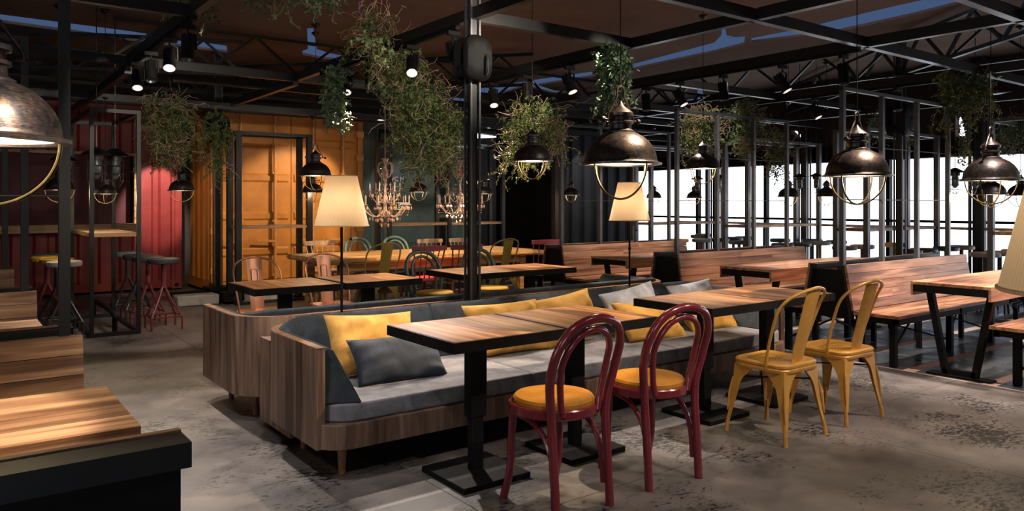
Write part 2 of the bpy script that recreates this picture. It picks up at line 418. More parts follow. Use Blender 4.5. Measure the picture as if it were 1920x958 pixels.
# right wall: header above the window band, low sill
WT = 2.09
wr = struct(G().box(XW, XW + 0.2, YN, YB, WT, WT + 0.28), 'wall_right', M['black'])
def yz(x): return lambda p: (x, p[0], p[1])
up = struct(G().box(XW, XW + 0.15, YN, YB, WT + 0.28, CEIL), 'wall_right', M['dark_wall'], smooth=False)
HOLES = [[(10.74, 2.82), (10.62, 2.82), (10.18, 2.39), (10.30, 2.39)], [(8.0, 2.70), (7.88, 2.70), (7.55, 2.39), (7.70, 2.39)],
 [(5.19, 2.72), (5.12, 2.72), (5.0, 2.39), (5.19, 2.39)], [(4.73, 3.23), (4.67, 3.21), (4.67, 3.08), (4.73, 3.10)], [(4.77, 3.0), (4.37, 2.99), (4.75, 2.95)]]
def drill(ob, polys, f0, f1):
    c_ = G()
    for p_ in polys: c_.prism(p_, f0, f1)
    co = bpy.data.objects.new('cutter', c_.mesh('cutter', M['black'], False)); COL.objects.link(co)
    md = ob.modifiers.new('holes', 'BOOLEAN'); md.operation = 'DIFFERENCE'; md.object = co; md.solver = 'EXACT'
    dg = bpy.context.evaluated_depsgraph_get(); nm = bpy.data.meshes.new_from_object(ob.evaluated_get(dg))
    ob.modifiers.clear(); ob.data = nm; bpy.data.objects.remove(co)
drill(up, HOLES, yz(XW - 0.1), yz(XW + 0.3))
drill(wall_back, [[(9.0, 2.90), (9.95, 2.84), (9.0, 2.76)]], lambda p: (p[0], YB - 0.1, p[1]), lambda p: (p[0], YB + 0.3, p[1]))
struct(G().box(XW, XW + 0.2, 12.0, YB, -0.1, WT), 'wall_right', M['dark_wall'])
# window: mullions, rail, sill
mull_y = [12.0, 10.1, 8.5, 6.2, 3.6, 2.2, 0.8, -0.8, -2.4]
win = G(); win.box(XW - 0.03, XW + 0.05, YN, 12.0, 1.075, 1.115); win.box(XW - 0.03, XW + 0.06, YN, 12.0, -0.1, 0.08)
w1 = struct(win, 'window_1', M['black'], smooth=False)
for yy in mull_y: G().box(XW - 0.04, XW + 0.06, yy - 0.03, yy + 0.03, 0.0, WT).obj('mullion', M['black'], w1, smooth=False)

# ------------------------------------------------------------------ roof beams (lattice)
BZ = 2.70; BH = 0.085; BW = 0.06
tn = [0]
def trim(g, mat='beam'):
    tn[0] += 1; return struct(g, 'trim_%d' % tn[0], M[mat], smooth=False)
def xbeam(y, x0, x1, z=BZ, h=BH, w=BW): return trim(G().box(x0, x1, y - w / 2, y + w / 2, z, z + h))
def ybeam(x, y0, y1, z=BZ, h=BH, w=BW): return trim(G().box(x - w / 2, x + w / 2, y0, y1, z, z + h))
ybeam(1.40, 5.67, 8.0); ybeam(1.40, 3.3, 5.6, BZ); xbeam(5.67, -3, 1.43); xbeam(8.0, -3, 10.0)
ybeam(3.05, 2.2, 8.0); xbeam(4.58, 3.05, 4.70)
ybeam(4.70, 3.36, 8.0); ybeam(4.70, 1.0, 3.3)
xbeam(3.35, 3.6, 11.5); ybeam(6.26, 1.2, 6.25); xbeam(2.2, 5.0, 11.5)
xbeam(5.72, 6.26, 11.5); ybeam(8.52, 0.5, 9.5); xbeam(8.9, 2.0, 12.2, 2.72)
ybeam(10.6, 1.0, 10.2, 2.66); ybeam(1.4, 8.0, 12.6, 2.62); xbeam(10.3, -3.0, 12.2, 2.62); xbeam(11.3, -3, 8.5, 2.7)
ybeam(3.05, 8.0, 11.6, 2.66); ybeam(6.26, 7.0, 11.6, 2.66); xbeam(7.2, 6.26, 12.0, 2.66)
# slim roof trusses close to the membrane
def truss(p, q, z, n):
    g = G(); p = Vector(p); q = Vector(q); d = q - p
    g.beam((*p, z), (*q, z), 0.05, 0.04); g.beam((*p, z + 0.42), (*q, z + 0.42), 0.04, 0.04)
    for i in range(n):
        a = p + d * (i / n); m_ = p + d * ((i + 0.5) / n); b_ = p + d * ((i + 1) / n)
        g.beam((*a, z), (*m_, z + 0.42), 0.03); g.beam((*m_, z + 0.42), (*b_, z), 0.03)
    return trim(g)
truss((-3, 11.6), (9, 11.6), 3.0, 12); truss((9.6, -2), (9.6, 10.5), 3.0, 12); truss((1.5, 9.4), (12, 9.4), 3.02, 10)
truss((3.05, 9.8), (-0.5, 11.3), 3.02, 4); truss((3.35, 11.9), (6.5, 8.2), 3.02, 5); truss((9.6, 4.7), (12.1, 8.0), 3.0, 4); truss((9.6, 4.7), (7.2, 1.5), 3.0, 4)

# ================================================================== CAFE TABLES
def make_cafe_table(tw, td):
    t = thing('cafe_table', 'x', 'table')
    x0, x1, y0, y1 = -tw / 2, tw / 2, -td / 2, td / 2; e = 0.012
    g = G(); g.box(x0, x1, y0, y0 + e, 0.7, 0.75); g.box(x0, x1, y1 - e, y1, 0.7, 0.75); g.box(x0, x0 + e, y0 + e, y1 - e, 0.7, 0.75); g.box(x1 - e, x1, y0 + e, y1 - e, 0.7, 0.75)
    g.box(x0 + e, x1 - e, y0 + e, y1 - e, 0.7, 0.715)
    g.obj('tabletop_frame', M['black'], t, smooth=False)
    n = 6; w = (tw - 2 * e) / n
    me = G().box(-w / 2 + 0.0005, w / 2 - 0.0005, y0 + e, y1 - e, 0.715, 0.7515).mesh('plank', M['table_wood'], False)
    for i in range(n):
        o = bpy.data.objects.new('plank', me); COL.objects.link(o); o.parent = t; o.location = (x0 + e + w * (i + 0.5), 0, 0)
    G().box(-0.05, 0.05, -0.03, 0.03, 0.30, 0.70).box(-0.035, 0.035, -0.022, 0.022, 0.02, 0.3).obj('column', M['black'], t, 0.003)
    G().box(-0.2, 0.2, -0.2, 0.2, 0, 0.03).obj('base_plate', M['black'], t, 0.004)
    return t
CT = make_cafe_table(0.668, 0.645)
ct = [((2.160, 3.197), 'black-edged square wooden table module nearest the camera, left half of the front table'),
      ((2.832, 3.197), 'wooden table module behind the two red bentwood chairs, pendant shadow on its left side'),
      ((3.984, 3.213), 'wooden table module in front of the right yellow pillows, left of the yellow metal chairs'),
      ((4.655, 3.213), 'brightly lit wooden table module between the two yellow metal chairs and the bench end'),
      ((2.145, 5.86), 'wooden table module beyond the sofas in front of the left copper chair'),
      ((2.862, 5.86), 'wooden table module beyond the sofas in front of the right copper chair'),
      ((3.972, 5.90), 'wooden table module just left of the black post, beside the left green bentwood chair'),
      ((4.630, 5.90), 'wooden table module just right of the black post, beside the right green bentwood chair')]
for (x, y), l in ct: place(CT, used, (x, y, 0), 0, l, group='small wooden tables along the two sofas')
for o in [o for o in COL.objects if o.name.startswith('cafe_table') and o.type == 'EMPTY' and 2.1 < o.location.x < 2.9 and o.location.y > 5]: o.scale = (1.03, 1, 1)

# ================================================================== SOFAS
def sofa_path(L, D, r, off, y_start, n=8):
    """U path around the back, offset inward by off; y from front 0 to back D"""
    p = [(off, y_start)]
    rr = r - off
    for i in range(n + 1):
        a = PI - (PI / 2) * i / n
        p.append((r + rr * math.cos(a), D - r + rr * math.sin(a)))
    for i in range(n + 1):
        a = PI / 2 - (PI / 2) * i / n
        p.append((L - r + rr * math.cos(a), D - r + rr * math.sin(a)))
    p.append((L - off, y_start)); return p
def make_sofa(L, D, loc, flip, label):
    t = thing('sofa', label, 'sofa', loc)
    f = (lambda x, y: (x, D - y)) if flip else (lambda x, y: (x, y))
    def pl(gen): return [f(*p) for p in gen]
    r = 0.30; th = 0.045
    # shell
    a = pl(sofa_path(L, D, r, 0, 0.08)); b = pl(sofa_path(L, D, r, th, 0.08))
    g = G()
    for i in range(len(a)): pass
    rings = [[(*a[i], 0.17), (*a[i], 0.668), (*b[i], 0.668), (*b[i], 0.17)] for i in range(len(a))]
    g.loft(rings); g.obj('shell', M['sofa_wood'], t, 0.002)
    a2 = pl(sofa_path(L, D, r, 0.001, 0.079)); b2 = pl(sofa_path(L, D, r, th - 0.001, 0.079))
    G().loft([[(*a2[i], 0.664), (*a2[i], 0.6705), (*b2[i], 0.6705), (*b2[i], 0.664)] for i in range(len(a2))]).obj('edge_banding', M['sofa_edge'], t)
    # base with rounded front corners
    rc = 0.17; bp = []
    for i in range(7):
        an = PI + (PI / 2) * i / 6; bp.append((rc + rc * math.cos(an), rc + rc * math.sin(an)))
    for i in range(7):
        an = -PI / 2 + (PI / 2) * i / 6; bp.append((L - rc + rc * math.cos(an), rc + rc * math.sin(an)))
    bp += [(L, D - r), (L - r, D - 0.02), (r, D - 0.02), (0, D - r)]
    bp = [(min(max(x, 0.003), L - 0.003), y) for x, y in bp]
    P = pl(bp)
    G().prism(P, lambda p: (*p, 0.17), lambda p: (*p, 0.292)).obj('base', M['sofa_wood'], t, 0.003)
    # seat cushions
    n = 3; wd = (L - 2 * th) / n
    for i in range(n):
        x0 = th + wd * i + 0.002; x1 = th + wd * (i + 1) - 0.002; y0 = 0.03; y1 = D - th - 0.02
        rb = r - th + 0.01
        q = [(x0, y1)] if i else [(x0 + rb + rb * math.cos(PI / 2 + PI / 2 * k / 6), y1 - rb + rb * math.sin(PI / 2 + PI / 2 * k / 6)) for k in range(7)]
        rr = 0.15 if i == 0 else 0.012
        for k in range(6):
            an = PI + (PI / 2) * k / 5; q.append((x0 + rr + rr * math.cos(an), y0 + rr + rr * math.sin(an)))
        rr = 0.15 if i == n - 1 else 0.012
        for k in range(6):
            an = -PI / 2 + (PI / 2) * k / 5; q.append((x1 - rr + rr * math.cos(an), y0 + rr + rr * math.sin(an)))
        q += [(x1, y1)] if i < n - 1 else [(x1 - rb + rb * math.cos(PI / 2 * k / 6), y1 - rb + rb * math.sin(PI / 2 * k / 6)) for k in range(7)]
        q = pl(q)
        G().prism(q, lambda p: (*p, 0.293), lambda p: (*p, 0.385)).obj('seat_cushion', M['velvet_seat'], t, 0.014, seg=3)
    # back cushion following the shell
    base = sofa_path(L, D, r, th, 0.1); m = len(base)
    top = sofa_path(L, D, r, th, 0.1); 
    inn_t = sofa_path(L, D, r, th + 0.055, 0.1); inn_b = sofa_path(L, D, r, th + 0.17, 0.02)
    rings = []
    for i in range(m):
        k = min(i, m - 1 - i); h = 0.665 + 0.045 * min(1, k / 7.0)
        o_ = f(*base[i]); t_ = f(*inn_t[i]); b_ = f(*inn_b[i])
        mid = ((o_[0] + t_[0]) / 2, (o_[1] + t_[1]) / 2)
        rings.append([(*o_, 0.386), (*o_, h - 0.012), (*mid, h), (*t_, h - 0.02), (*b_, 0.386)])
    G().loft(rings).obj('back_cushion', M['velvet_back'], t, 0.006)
    # piping seams
    for sx in (1.12, 2.78):
        pts = [(sx, D - th - 0.003, 0.712), (sx, D - th - 0.04, 0.713), (sx, D - th - 0.058, 0.68), (sx, D - th - 0.172, 0.39)]
        pts = [(*f(p[0], p[1]), p[2]) for p in pts]
        G().tube(pts, 0.004, 5).obj('seam', M['velvet_back'], t)
    for lx in (0.17, L / 2, L - 0.17):
        for ly in (0.165, 0.68):
            p = f(lx, ly)
            G().tube([(*p, 0.0), (*p, 0.172)], [0.018, 0.026], 12).obj('leg', M['sofa_edge'], t)
    return t
make_sofa(3.9, 0.98, (1.45, 3.45, 0), False, 'near long curved sofa, walnut shell and blue grey velvet, covered with yellow and grey pillows')
make_sofa(3.9, 0.98, (1.45, 4.665, 0), True, 'far long curved sofa seen from its wooden back, standing behind the near sofa')
t = thing('console', 'low walnut box between the two back-to-back sofas carrying the lamps', 'console', (1.55, 4.44, 0))
G().box(0, 3.7, 0.0, 0.22, 0.055, 0.56).obj('cabinet', M['sofa_wood'], t, 0.002)
G().box(0.05, 3.6, 0.03, 0.2, 0.0, 0.055).obj('plinth', M['black'], t)
G().box(0, 0.10, -0.28, 0, 0.055, 0.165).obj('side_foot', M['sofa_wood'], t, 0.002)

# ================================================================== PILLOWS
def pillow(w, h, t, mat, loc, rot, label, seed=0, grp='pillows on the near sofa'):
    rnd = random.Random(seed); n = 22; g = G()
    ph = [rnd.uniform(0, 6) for _ in range(6)]
    def P(u, v, s):
        au, av = abs(u), abs(v)
        pin = 1 - 0.07 * (1 - v * v) * au ** 2; pin2 = 1 - 0.07 * (1 - u * u) * av ** 2
        th = t / 2 * max(0, (1 - au ** 2.6)) ** 0.55 * max(0, (1 - av ** 2.6)) ** 0.55
        wr = 0.007 * math.sin(7 * u + 3 * v + ph[0]) * (au + av) + 0.006 * math.sin(11 * v - 4 * u + ph[1]) * au + 0.004 * math.sin(17 * u + ph[2]) * av
        edge = min(1, (1 - max(au, av)) * 6)
        return (u * w / 2 * pin, v * h / 2 * pin2, s * (th + wr * edge))
    idx = {}
    for s in (1, -1):
        for i in range(n + 1):
            for j in range(n + 1):
                if s == -1 and (i in (0, n) or j in (0, n)): idx[(s, i, j)] = idx[(1, i, j)]; continue
                idx[(s, i, j)] = len(g.v); g.v.append(P(-1 + 2 * i / n, -1 + 2 * j / n, s))
        for i in range(n):
            for j in range(n):
                q = (idx[(s, i, j)], idx[(s, i + 1, j)], idx[(s, i + 1, j + 1)], idx[(s, i, j + 1)])
                g.f.append(q if s == 1 else q[::-1])
    me = g.mesh('pillow', M[mat], False); me.shade_smooth()
    o = bpy.data.objects.new('pillow', me); COL.objects.link(o)
    o.location = loc; o.rotation_euler = rot
    return tag(o, label, 'pillow', grp)
# rot: lean back = 90-x about X
pillow(0.58, 0.37, 0.17, 'pillow_yellow', (2.02, 4.065, 0.555), (R(66), R(3), R(2)), 'large yellow velvet pillow leaning in the left corner of the sofa', 1)
pillow(0.58, 0.30, 0.16, 'pillow_navy', (2.08, 3.86, 0.485), (R(48), R(3), R(-1)), 'dark navy velvet pillow in front of the large yellow corner pillow', 2)
pillow(0.62, 0.36, 0.15, 'pillow_yellow', (3.00, 4.07, 0.55), (R(64), 0, R(0)), 'yellow pillow half hidden behind the front table, its bottom edge below the tabletop', 3)
pillow(0.60, 0.36, 0.15, 'pillow_yellow', (3.55, 4.09, 0.56), (R(66), R(-5), R(4)), 'yellow pillow showing two pointed corners above the front table, behind the first red chair', 4)
pillow(0.58, 0.37, 0.14, 'pillow_grey', (4.24, 4.10, 0.56), (R(66), R(-7), R(0)), 'pale grey pillow left of the second table, behind a yellow pillow', 5)
pillow(0.62, 0.34, 0.15, 'pillow_yellow', (4.20, 3.90, 0.50), (R(48), R(4), R(-2)), 'bright yellow pillow between the two front tables, lying in front of the pale grey one', 6)
pillow(0.54, 0.30, 0.15, 'pillow_yellow', (4.89, 3.93, 0.485), (R(48), 0, R(-4)), 'yellow pillow seen under the second front table near the sofa right end', 7)
pillow(0.46, 0.34, 0.13, 'pillow_grey', (4.98, 4.13, 0.565), (R(66), R(-6), R(-12)), 'blue grey pillow in the right corner of the sofa above the second table', 8)

# ================================================================== BENTWOOD CHAIR
def make_bentwood(name, mat, cush, label):
    t = thing(name, label, 'chair')
    m = M[mat]
    outer = catmull([(-0.165, -0.20, 0), (-0.165, -0.185, 0.22), (-0.168, -0.17, 0.45), (-0.195, -0.195, 0.62), (-0.188, -0.24, 0.755), (-0.125, -0.272, 0.846), (0, -0.285, 0.880),
                     (0.125, -0.272, 0.846), (0.188, -0.24, 0.755), (0.195, -0.195, 0.62), (0.168, -0.17, 0.45), (0.165, -0.185, 0.22), (0.165, -0.20, 0)], 7)
    G().tube(outer, [0.0205] * len(outer), 12).obj('back_hoop', m, t)
    inner = catmull([(-0.105, -0.178, 0.445), (-0.12, -0.178, 0.52), (-0.138, -0.20, 0.65), (-0.125, -0.235, 0.745), (-0.075, -0.258, 0.808), (0, -0.266, 0.830),
                     (0.075, -0.258, 0.808), (0.125, -0.235, 0.745), (0.138, -0.20, 0.65), (0.12, -0.178, 0.52), (0.105, -0.178, 0.445)], 6)
    G().tube(inner, 0.0155, 10).obj('inner_hoop', m, t)
    G().lathe([(0.155, 0.425), (0.205, 0.425), (0.21, 0.43), (0.21, 0.462), (0.205, 0.468), (0.155, 0.468), (0.155, 0.425)], 32, cap=False).lathe([(0.001, 0.44), (0.16, 0.44)], 32, cap=False).obj('seat_ring', m, t)
    G().lathe([(0.01, 0.462), (0.175, 0.462), (0.186, 0.468), (0.188, 0.485), (0.18, 0.496), (0.15, 0.502), (0.01, 0.504)], 32).obj('seat_cushion', M[cush], t)
    for s in (-1, 1):
        G().tube(catmull([(s * 0.145, 0.12, 0.44), (s * 0.15, 0.128, 0.28), (s * 0.152, 0.135, 0.14), (s * 0.16, 0.175, 0.0)], 6), 0.019, 10).obj('leg', m, t)
        G().tube(catmull([(s * 0.150, -0.170, 0.10), (s * 0.150, -0.160, 0.22), (s * 0.150, -0.12, 0.325), (s * 0.150, -0.03, 0.392), (s * 0.150, 0.105, 0.412)], 6), 0.0125, 8).obj('brace', m, t)
        G().tube([(s * 0.165, -0.182, 0.49), (s * 0.165, -0.155, 0.49)], 0.007, 8).obj('bolt', M['black'], t)
    return t
RB = make_bentwood('bentwood_chair', 'red', 'orange_seat', 'x')
place(RB, used, (2.262, 2.70, 0), R(2), 'left glossy dark red bentwood chair with orange cushion at the front table', group='red bentwood chairs at the front table')
place(RB, used, (2.885, 2.70, 0), R(-5), 'right glossy dark red bentwood chair with orange cushion, next to the table end', group='red bentwood chairs at the front table')
GB = make_bentwood('green_bentwood_chair', 'dgreen', 'seat_yellow', 'x')
place(GB, used, (3.93, 6.55, 0), R(180), 'dark green bentwood chair with yellow seat left of the black post', group='green bentwood chairs with yellow seats')
place(GB, used, (4.62, 6.55, 0), R(180), 'dark green bentwood chair with yellow seat right of the black post', group='green bentwood chairs with yellow seats')
TB = make_bentwood('grey_green_bentwood_chair', 'teal', 'teal_cush' if 'teal_cush' in M else 'seat_teal', 'x')
place(TB, used, (4.72, 9.75, 0), R(180), 'grey green bentwood chair behind the live-edge table, right of the lamp pole', group='bentwood chairs behind the live-edge table')
place(TB, used, (5.30, 9.75, 0), R(176), 'dim grey green bentwood chair against the green container door', group='bentwood chairs behind the live-edge table')

# ================================================================== METAL CHAIR
def make_metal_chair(name, mat, label, slot=False):
    t = thing(name, label, 'chair'); m = M[mat]
    def rsq(h, r, n=5, z=0, yo=0):
        o = []
        for cx, cy, a0 in ((h - r, h - r, 0), (-h + r, h - r, 90), (-h + r, -h + r, 180), (h - r, -h + r, 270)):
            for k in range(n + 1):
                a = R(a0 + 90 * k / n); o.append((cx + r * math.cos(a), cy + r * math.sin(a) + yo, z))
        return o
    G().loft([rsq(0.183, 0.07, z=0.405), rsq(0.186, 0.07, z=0.42), rsq(0.180, 0.066, z=0.428), rsq(0.186, 0.07, z=0.434), rsq(0.187, 0.07, z=0.446), rsq(0.176, 0.062, z=0.456), rsq(0.10, 0.04, z=0.451)]).obj('seat', m, t)
    hg = G()
    for i in (-1, 0, 1):
        for j in (0, 1, 2): hg.cyl(i * 0.035, -0.02 + j * 0.018, 0.4505, 0.4525, 0.0045, 8)
    hg.obj('seat_hole', M['black'], t, kind='stuff')
    # legs: folded tapering channels splaying outwards, with curved shoulders
    for sx in (-1, 1):
        for sy in (-1, 1):
            g = G(); rings = []
            N = 12
            for i in range(N + 1):
                u = i / N; z = 0.415 - u * 0.325
                out = 0.172 + 0.030 * u - 0.004 * math.sin(PI * u)
                w = 0.024 + 0.044 * (1 - u) + 0.085 * max(0, 1 - u * 2.6) ** 2.0
                cx, cy = sx * out, sy * out
                t_ = 0.004
                rings.append([(cx - sx * w, cy, z), (cx - sx * 0.012, cy, z), (cx - sx * 0.002, cy - sy * 0.002, z), (cx, cy - sy * 0.012, z), (cx, cy - sy * w, z), (cx - sx * t_, cy - sy * w, z), (cx - sx * 0.010, cy - sy * 0.014, z), (cx - sx * 0.014, cy - sy * 0.010, z), (cx - sx * w, cy - sy * t_, z)])
            g.loft(rings); L_ = g.obj('leg', m, t)
            c0 = 0.172 + 0.030 * 0.86 - 0.012; c1 = 0.204
            G().tube([(sx * (c0), sy * (c0), 0.135), (sx * 0.2, sy * 0.2, 0.05), (sx * c1, sy * c1, 0.0)], [0.010, 0.0125, 0.0135], 8).obj('foot', m, L_)
            G().tube([(sx * 0.1765, sy * 0.1765, 0.33), (sx * 0.190, sy * 0.190, 0.24), (sx * 0.199, sy * 0.199, 0.13)], [0.004, 0.009, 0.004], 6).obj('rib', m, L_)
    for s in (1, -1):
        G().beam((-0.16 * s, -0.16, 0.335), (0.16 * s, 0.16, 0.335), 0.02, 0.005).obj('cross_brace', M['black'] if mat == 'mustard' else m, t)
    hh = [(-0.182, -0.06, 0.425), (-0.188, -0.075, 0.52), (-0.205, -0.125, 0.68), (-0.203, -0.17, 0.79), (-0.15, -0.232, 0.862), (0, -0.278, 0.90)]
    hoop = catmull(hh + [(-x, y, z) for x, y, z in hh[-2::-1]], 7)
    G().tube(hoop, 0.0095, 8).obj('back_hoop', m, t)
    rings = []
    for i in range(9):
        u = i / 8; z = 0.452 + u * 0.432; yb = -0.155 - 0.112 * u ** 1.15; w = 0.058 + 0.012 * u
        rings.append([(-w, yb + 0.012, z), (-w * 0.5, yb, z), (w * 0.5, yb, z), (w, yb + 0.012, z), (w, yb + 0.009, z), (w * 0.5, yb - 0.004, z), (-w * 0.5, yb - 0.004, z), (-w, yb + 0.009, z)])
    sp_ = G().loft(rings).obj('splat', m, t)
    if slot:
        zz = lambda z, k: (-0.155 - 0.112 * ((z - 0.452) / 0.432) ** 1.15) + k
        pts = [(-0.026, zz(0.60, 0.008), 0.60), (-0.028, zz(0.76, 0.008), 0.76), (-0.02, zz(0.795, 0.008), 0.795), (0.02, zz(0.795, 0.008), 0.795), (0.028, zz(0.76, 0.008), 0.76), (0.026, zz(0.60, 0.008), 0.60)]
        G().tube(catmull(pts, 4), 0.005, 6).obj('embossed_rib', m, sp_)
    return t
YC = make_metal_chair('metal_chair', 'mustard', 'x')
place(YC, used, (4.0, 2.70, 0), R(0), 'mustard yellow sheet metal chair nearer the red chairs', scale=0.995, group='yellow metal chairs at the second table')
place(YC, used, (4.66, 2.70, 0), R(-2), 'mustard yellow sheet metal chair nearer the slatted bench', scale=0.995, group='yellow metal chairs at the second table')
CC = make_metal_chair('copper_chair', 'copper', 'x', True)
place(CC, used, (2.20, 6.53, 0), R(180), 'shiny copper metal chair beyond the far sofa, leftmost', group='copper chairs beyond the far sofa')
place(CC, used, (2.87, 6.58, 0), R(180), 'copper metal chair just left of the lamp pole, right of its twin', group='copper chairs beyond the far sofa')
OC = make_metal_chair('olive_metal_chair', 'olive_mustard', 'x')
place(OC, used, (4.05, 8.05, 0), R(0), 'dull olive yellow metal chair at the live-edge table, right of the floor lamp', scale=1.03, group='olive metal chairs at the live-edge table')
place(OC, used, (5.78, 8.05, 0), R(0), 'dull olive yellow metal chair at the live-edge table, right of the black post', scale=1.03, group='olive metal chairs at the live-edge table')

# ================================================================== SPINDLE CHAIR
def make_spindle(name, mat, seatmat, label):
    t = thing(name, label, 'chair'); m = M[mat]
    q = [(-0.20, 0.19), (-0.21, 0.0), (-0.18, -0.18), (0.18, -0.18), (0.21, 0.0), (0.20, 0.19)]
    G().prism(q, lambda p: (*p, 0.425), lambda p: (*p, 0.455)).obj('seat', M[seatmat], t, 0.008)
    for sx in (-1, 1):
        for sy in (-1, 1):
            G().tube([(sx * 0.13, sy * 0.12, 0.43), (sx * 0.165, sy * 0.16, 0.2), (sx * 0.195, sy * 0.20, 0)], [0.013, 0.02, 0.012], 8).obj('leg', m, t)
        G().tube([(sx * 0.17, -0.165, 0.17), (sx * 0.17, 0.165, 0.17)], 0.009, 6).obj('stretcher', m, t)
    G().tube([(-0.17, 0, 0.17), (0.17, 0, 0.17)], 0.009, 6).obj('stretcher', m, t)
    rings = []
    for i in range(9):
        u = -1 + i / 4; x = u * 0.225; y = -0.26 + 0.035 * u * u; h = 0.032 - 0.006 * abs(u)
        rings.append([(x, y - 0.011, 0.80 - h), (x, y + 0.011, 0.80 - h), (x, y + 0.008, 0.815 + h * .6), (x, y - 0.014, 0.815 + h * .6)])
    G().loft(rings).obj('crest_rail', m, t, 0.004)
    for i in range(6):
        u = -1 + 2 * i / 5
        G().tube([(u * 0.155, -0.155, 0.45), (u * 0.20, -0.258 + 0.03 * u * u, 0.79)], 0.0075 if abs(u) < 1 else 0.010, 6).obj('spindle', m, t)
    return t
SR = make_spindle('spindle_chair', 'spin_red', 'bright_red', 'x')
place(SR, used, (4.62, 8.05, 0), R(0), 'wine red spindle-back chair with bright red seat, left of the green bentwood chair', scale=1.05, group='red spindle chairs at the live-edge table')
place(SR, used, (5.14, 8.05, 0), R(2), 'wine red spindle-back chair partly hidden by the black post', scale=1.05, group='red spindle chairs at the live-edge table')
place(SR, used, (6.74, 8.40, 0), R(-8), 'wine red spindle-back chair standing alone at the right end of the live-edge table', scale=1.05, group='red spindle chairs at the live-edge table')
SW = make_spindle('wooden_spindle_chair', 'pale_wood', 'pale_wood', 'x')
place(SW, used, (4.17, 9.8, 0), R(180), 'raw pale wood spindle-back chair in front of the yellow container', scale=1.03, group='pale spindle chairs behind the live-edge table')
place(SW, used, (5.93, 9.8, 0), R(180), 'raw pale wood spindle-back chair at far table side, directly left of the post', scale=1.0, group='pale spindle chairs behind the live-edge table')
place(SW, used, (6.50, 9.8, 0), R(180), 'raw pale wood spindle-back chair mostly covered by the black post', scale=1.0, group='pale spindle chairs behind the live-edge table')

# ================================================================== LIVE-EDGE TABLE
t = thing('live_edge_table', 'long rustic table with thick live-edge slab top surrounded by mixed chairs', 'table', (3.5, 8.2, 0))
rnd = random.Random(5)
bot = []; n = 60; L = 3.2; D = 1.3
edge = [(i / n * L, -0.02 + rnd.uniform(-0.018, 0.018) + 0.02 * math.sin(i * 0.5)) for i in range(n + 1)] + [(L - i / n * L, D + rnd.uniform(-0.015, 0.015)) for i in range(n + 1)]
g = G(); n2 = len(edge); cx, cy = L / 2, D / 2
g.loft([[(cx + (x - cx) * 0.985, cy + (y - cy) * (0.96 + rnd.uniform(-.012, .012)), 0.665) for x, y in edge], [(x, y, 0.69 + rnd.uniform(-.004, .004)) for x, y in edge], [(cx + (x - cx) * 0.998, cy + (y - cy) * 0.985, 0.73) for x, y in edge]])
g.obj('slab_top', M['live_wood'], t, smooth=False)
for x in (0.25, L - 0.3):
    for y in (0.15, D - 0.15):
        G().box(x - 0.05, x + 0.05, y - 0.05, y + 0.05, 0, 0.665).obj('leg', M['live_wood'], t, 0.004)
G().box(0.2, L - 0.25, 0.12, 0.16, 0.57, 0.665).box(0.2, L - 0.25, D - 0.16, D - 0.12, 0.57, 0.665).obj('apron', M['live_wood'], t)

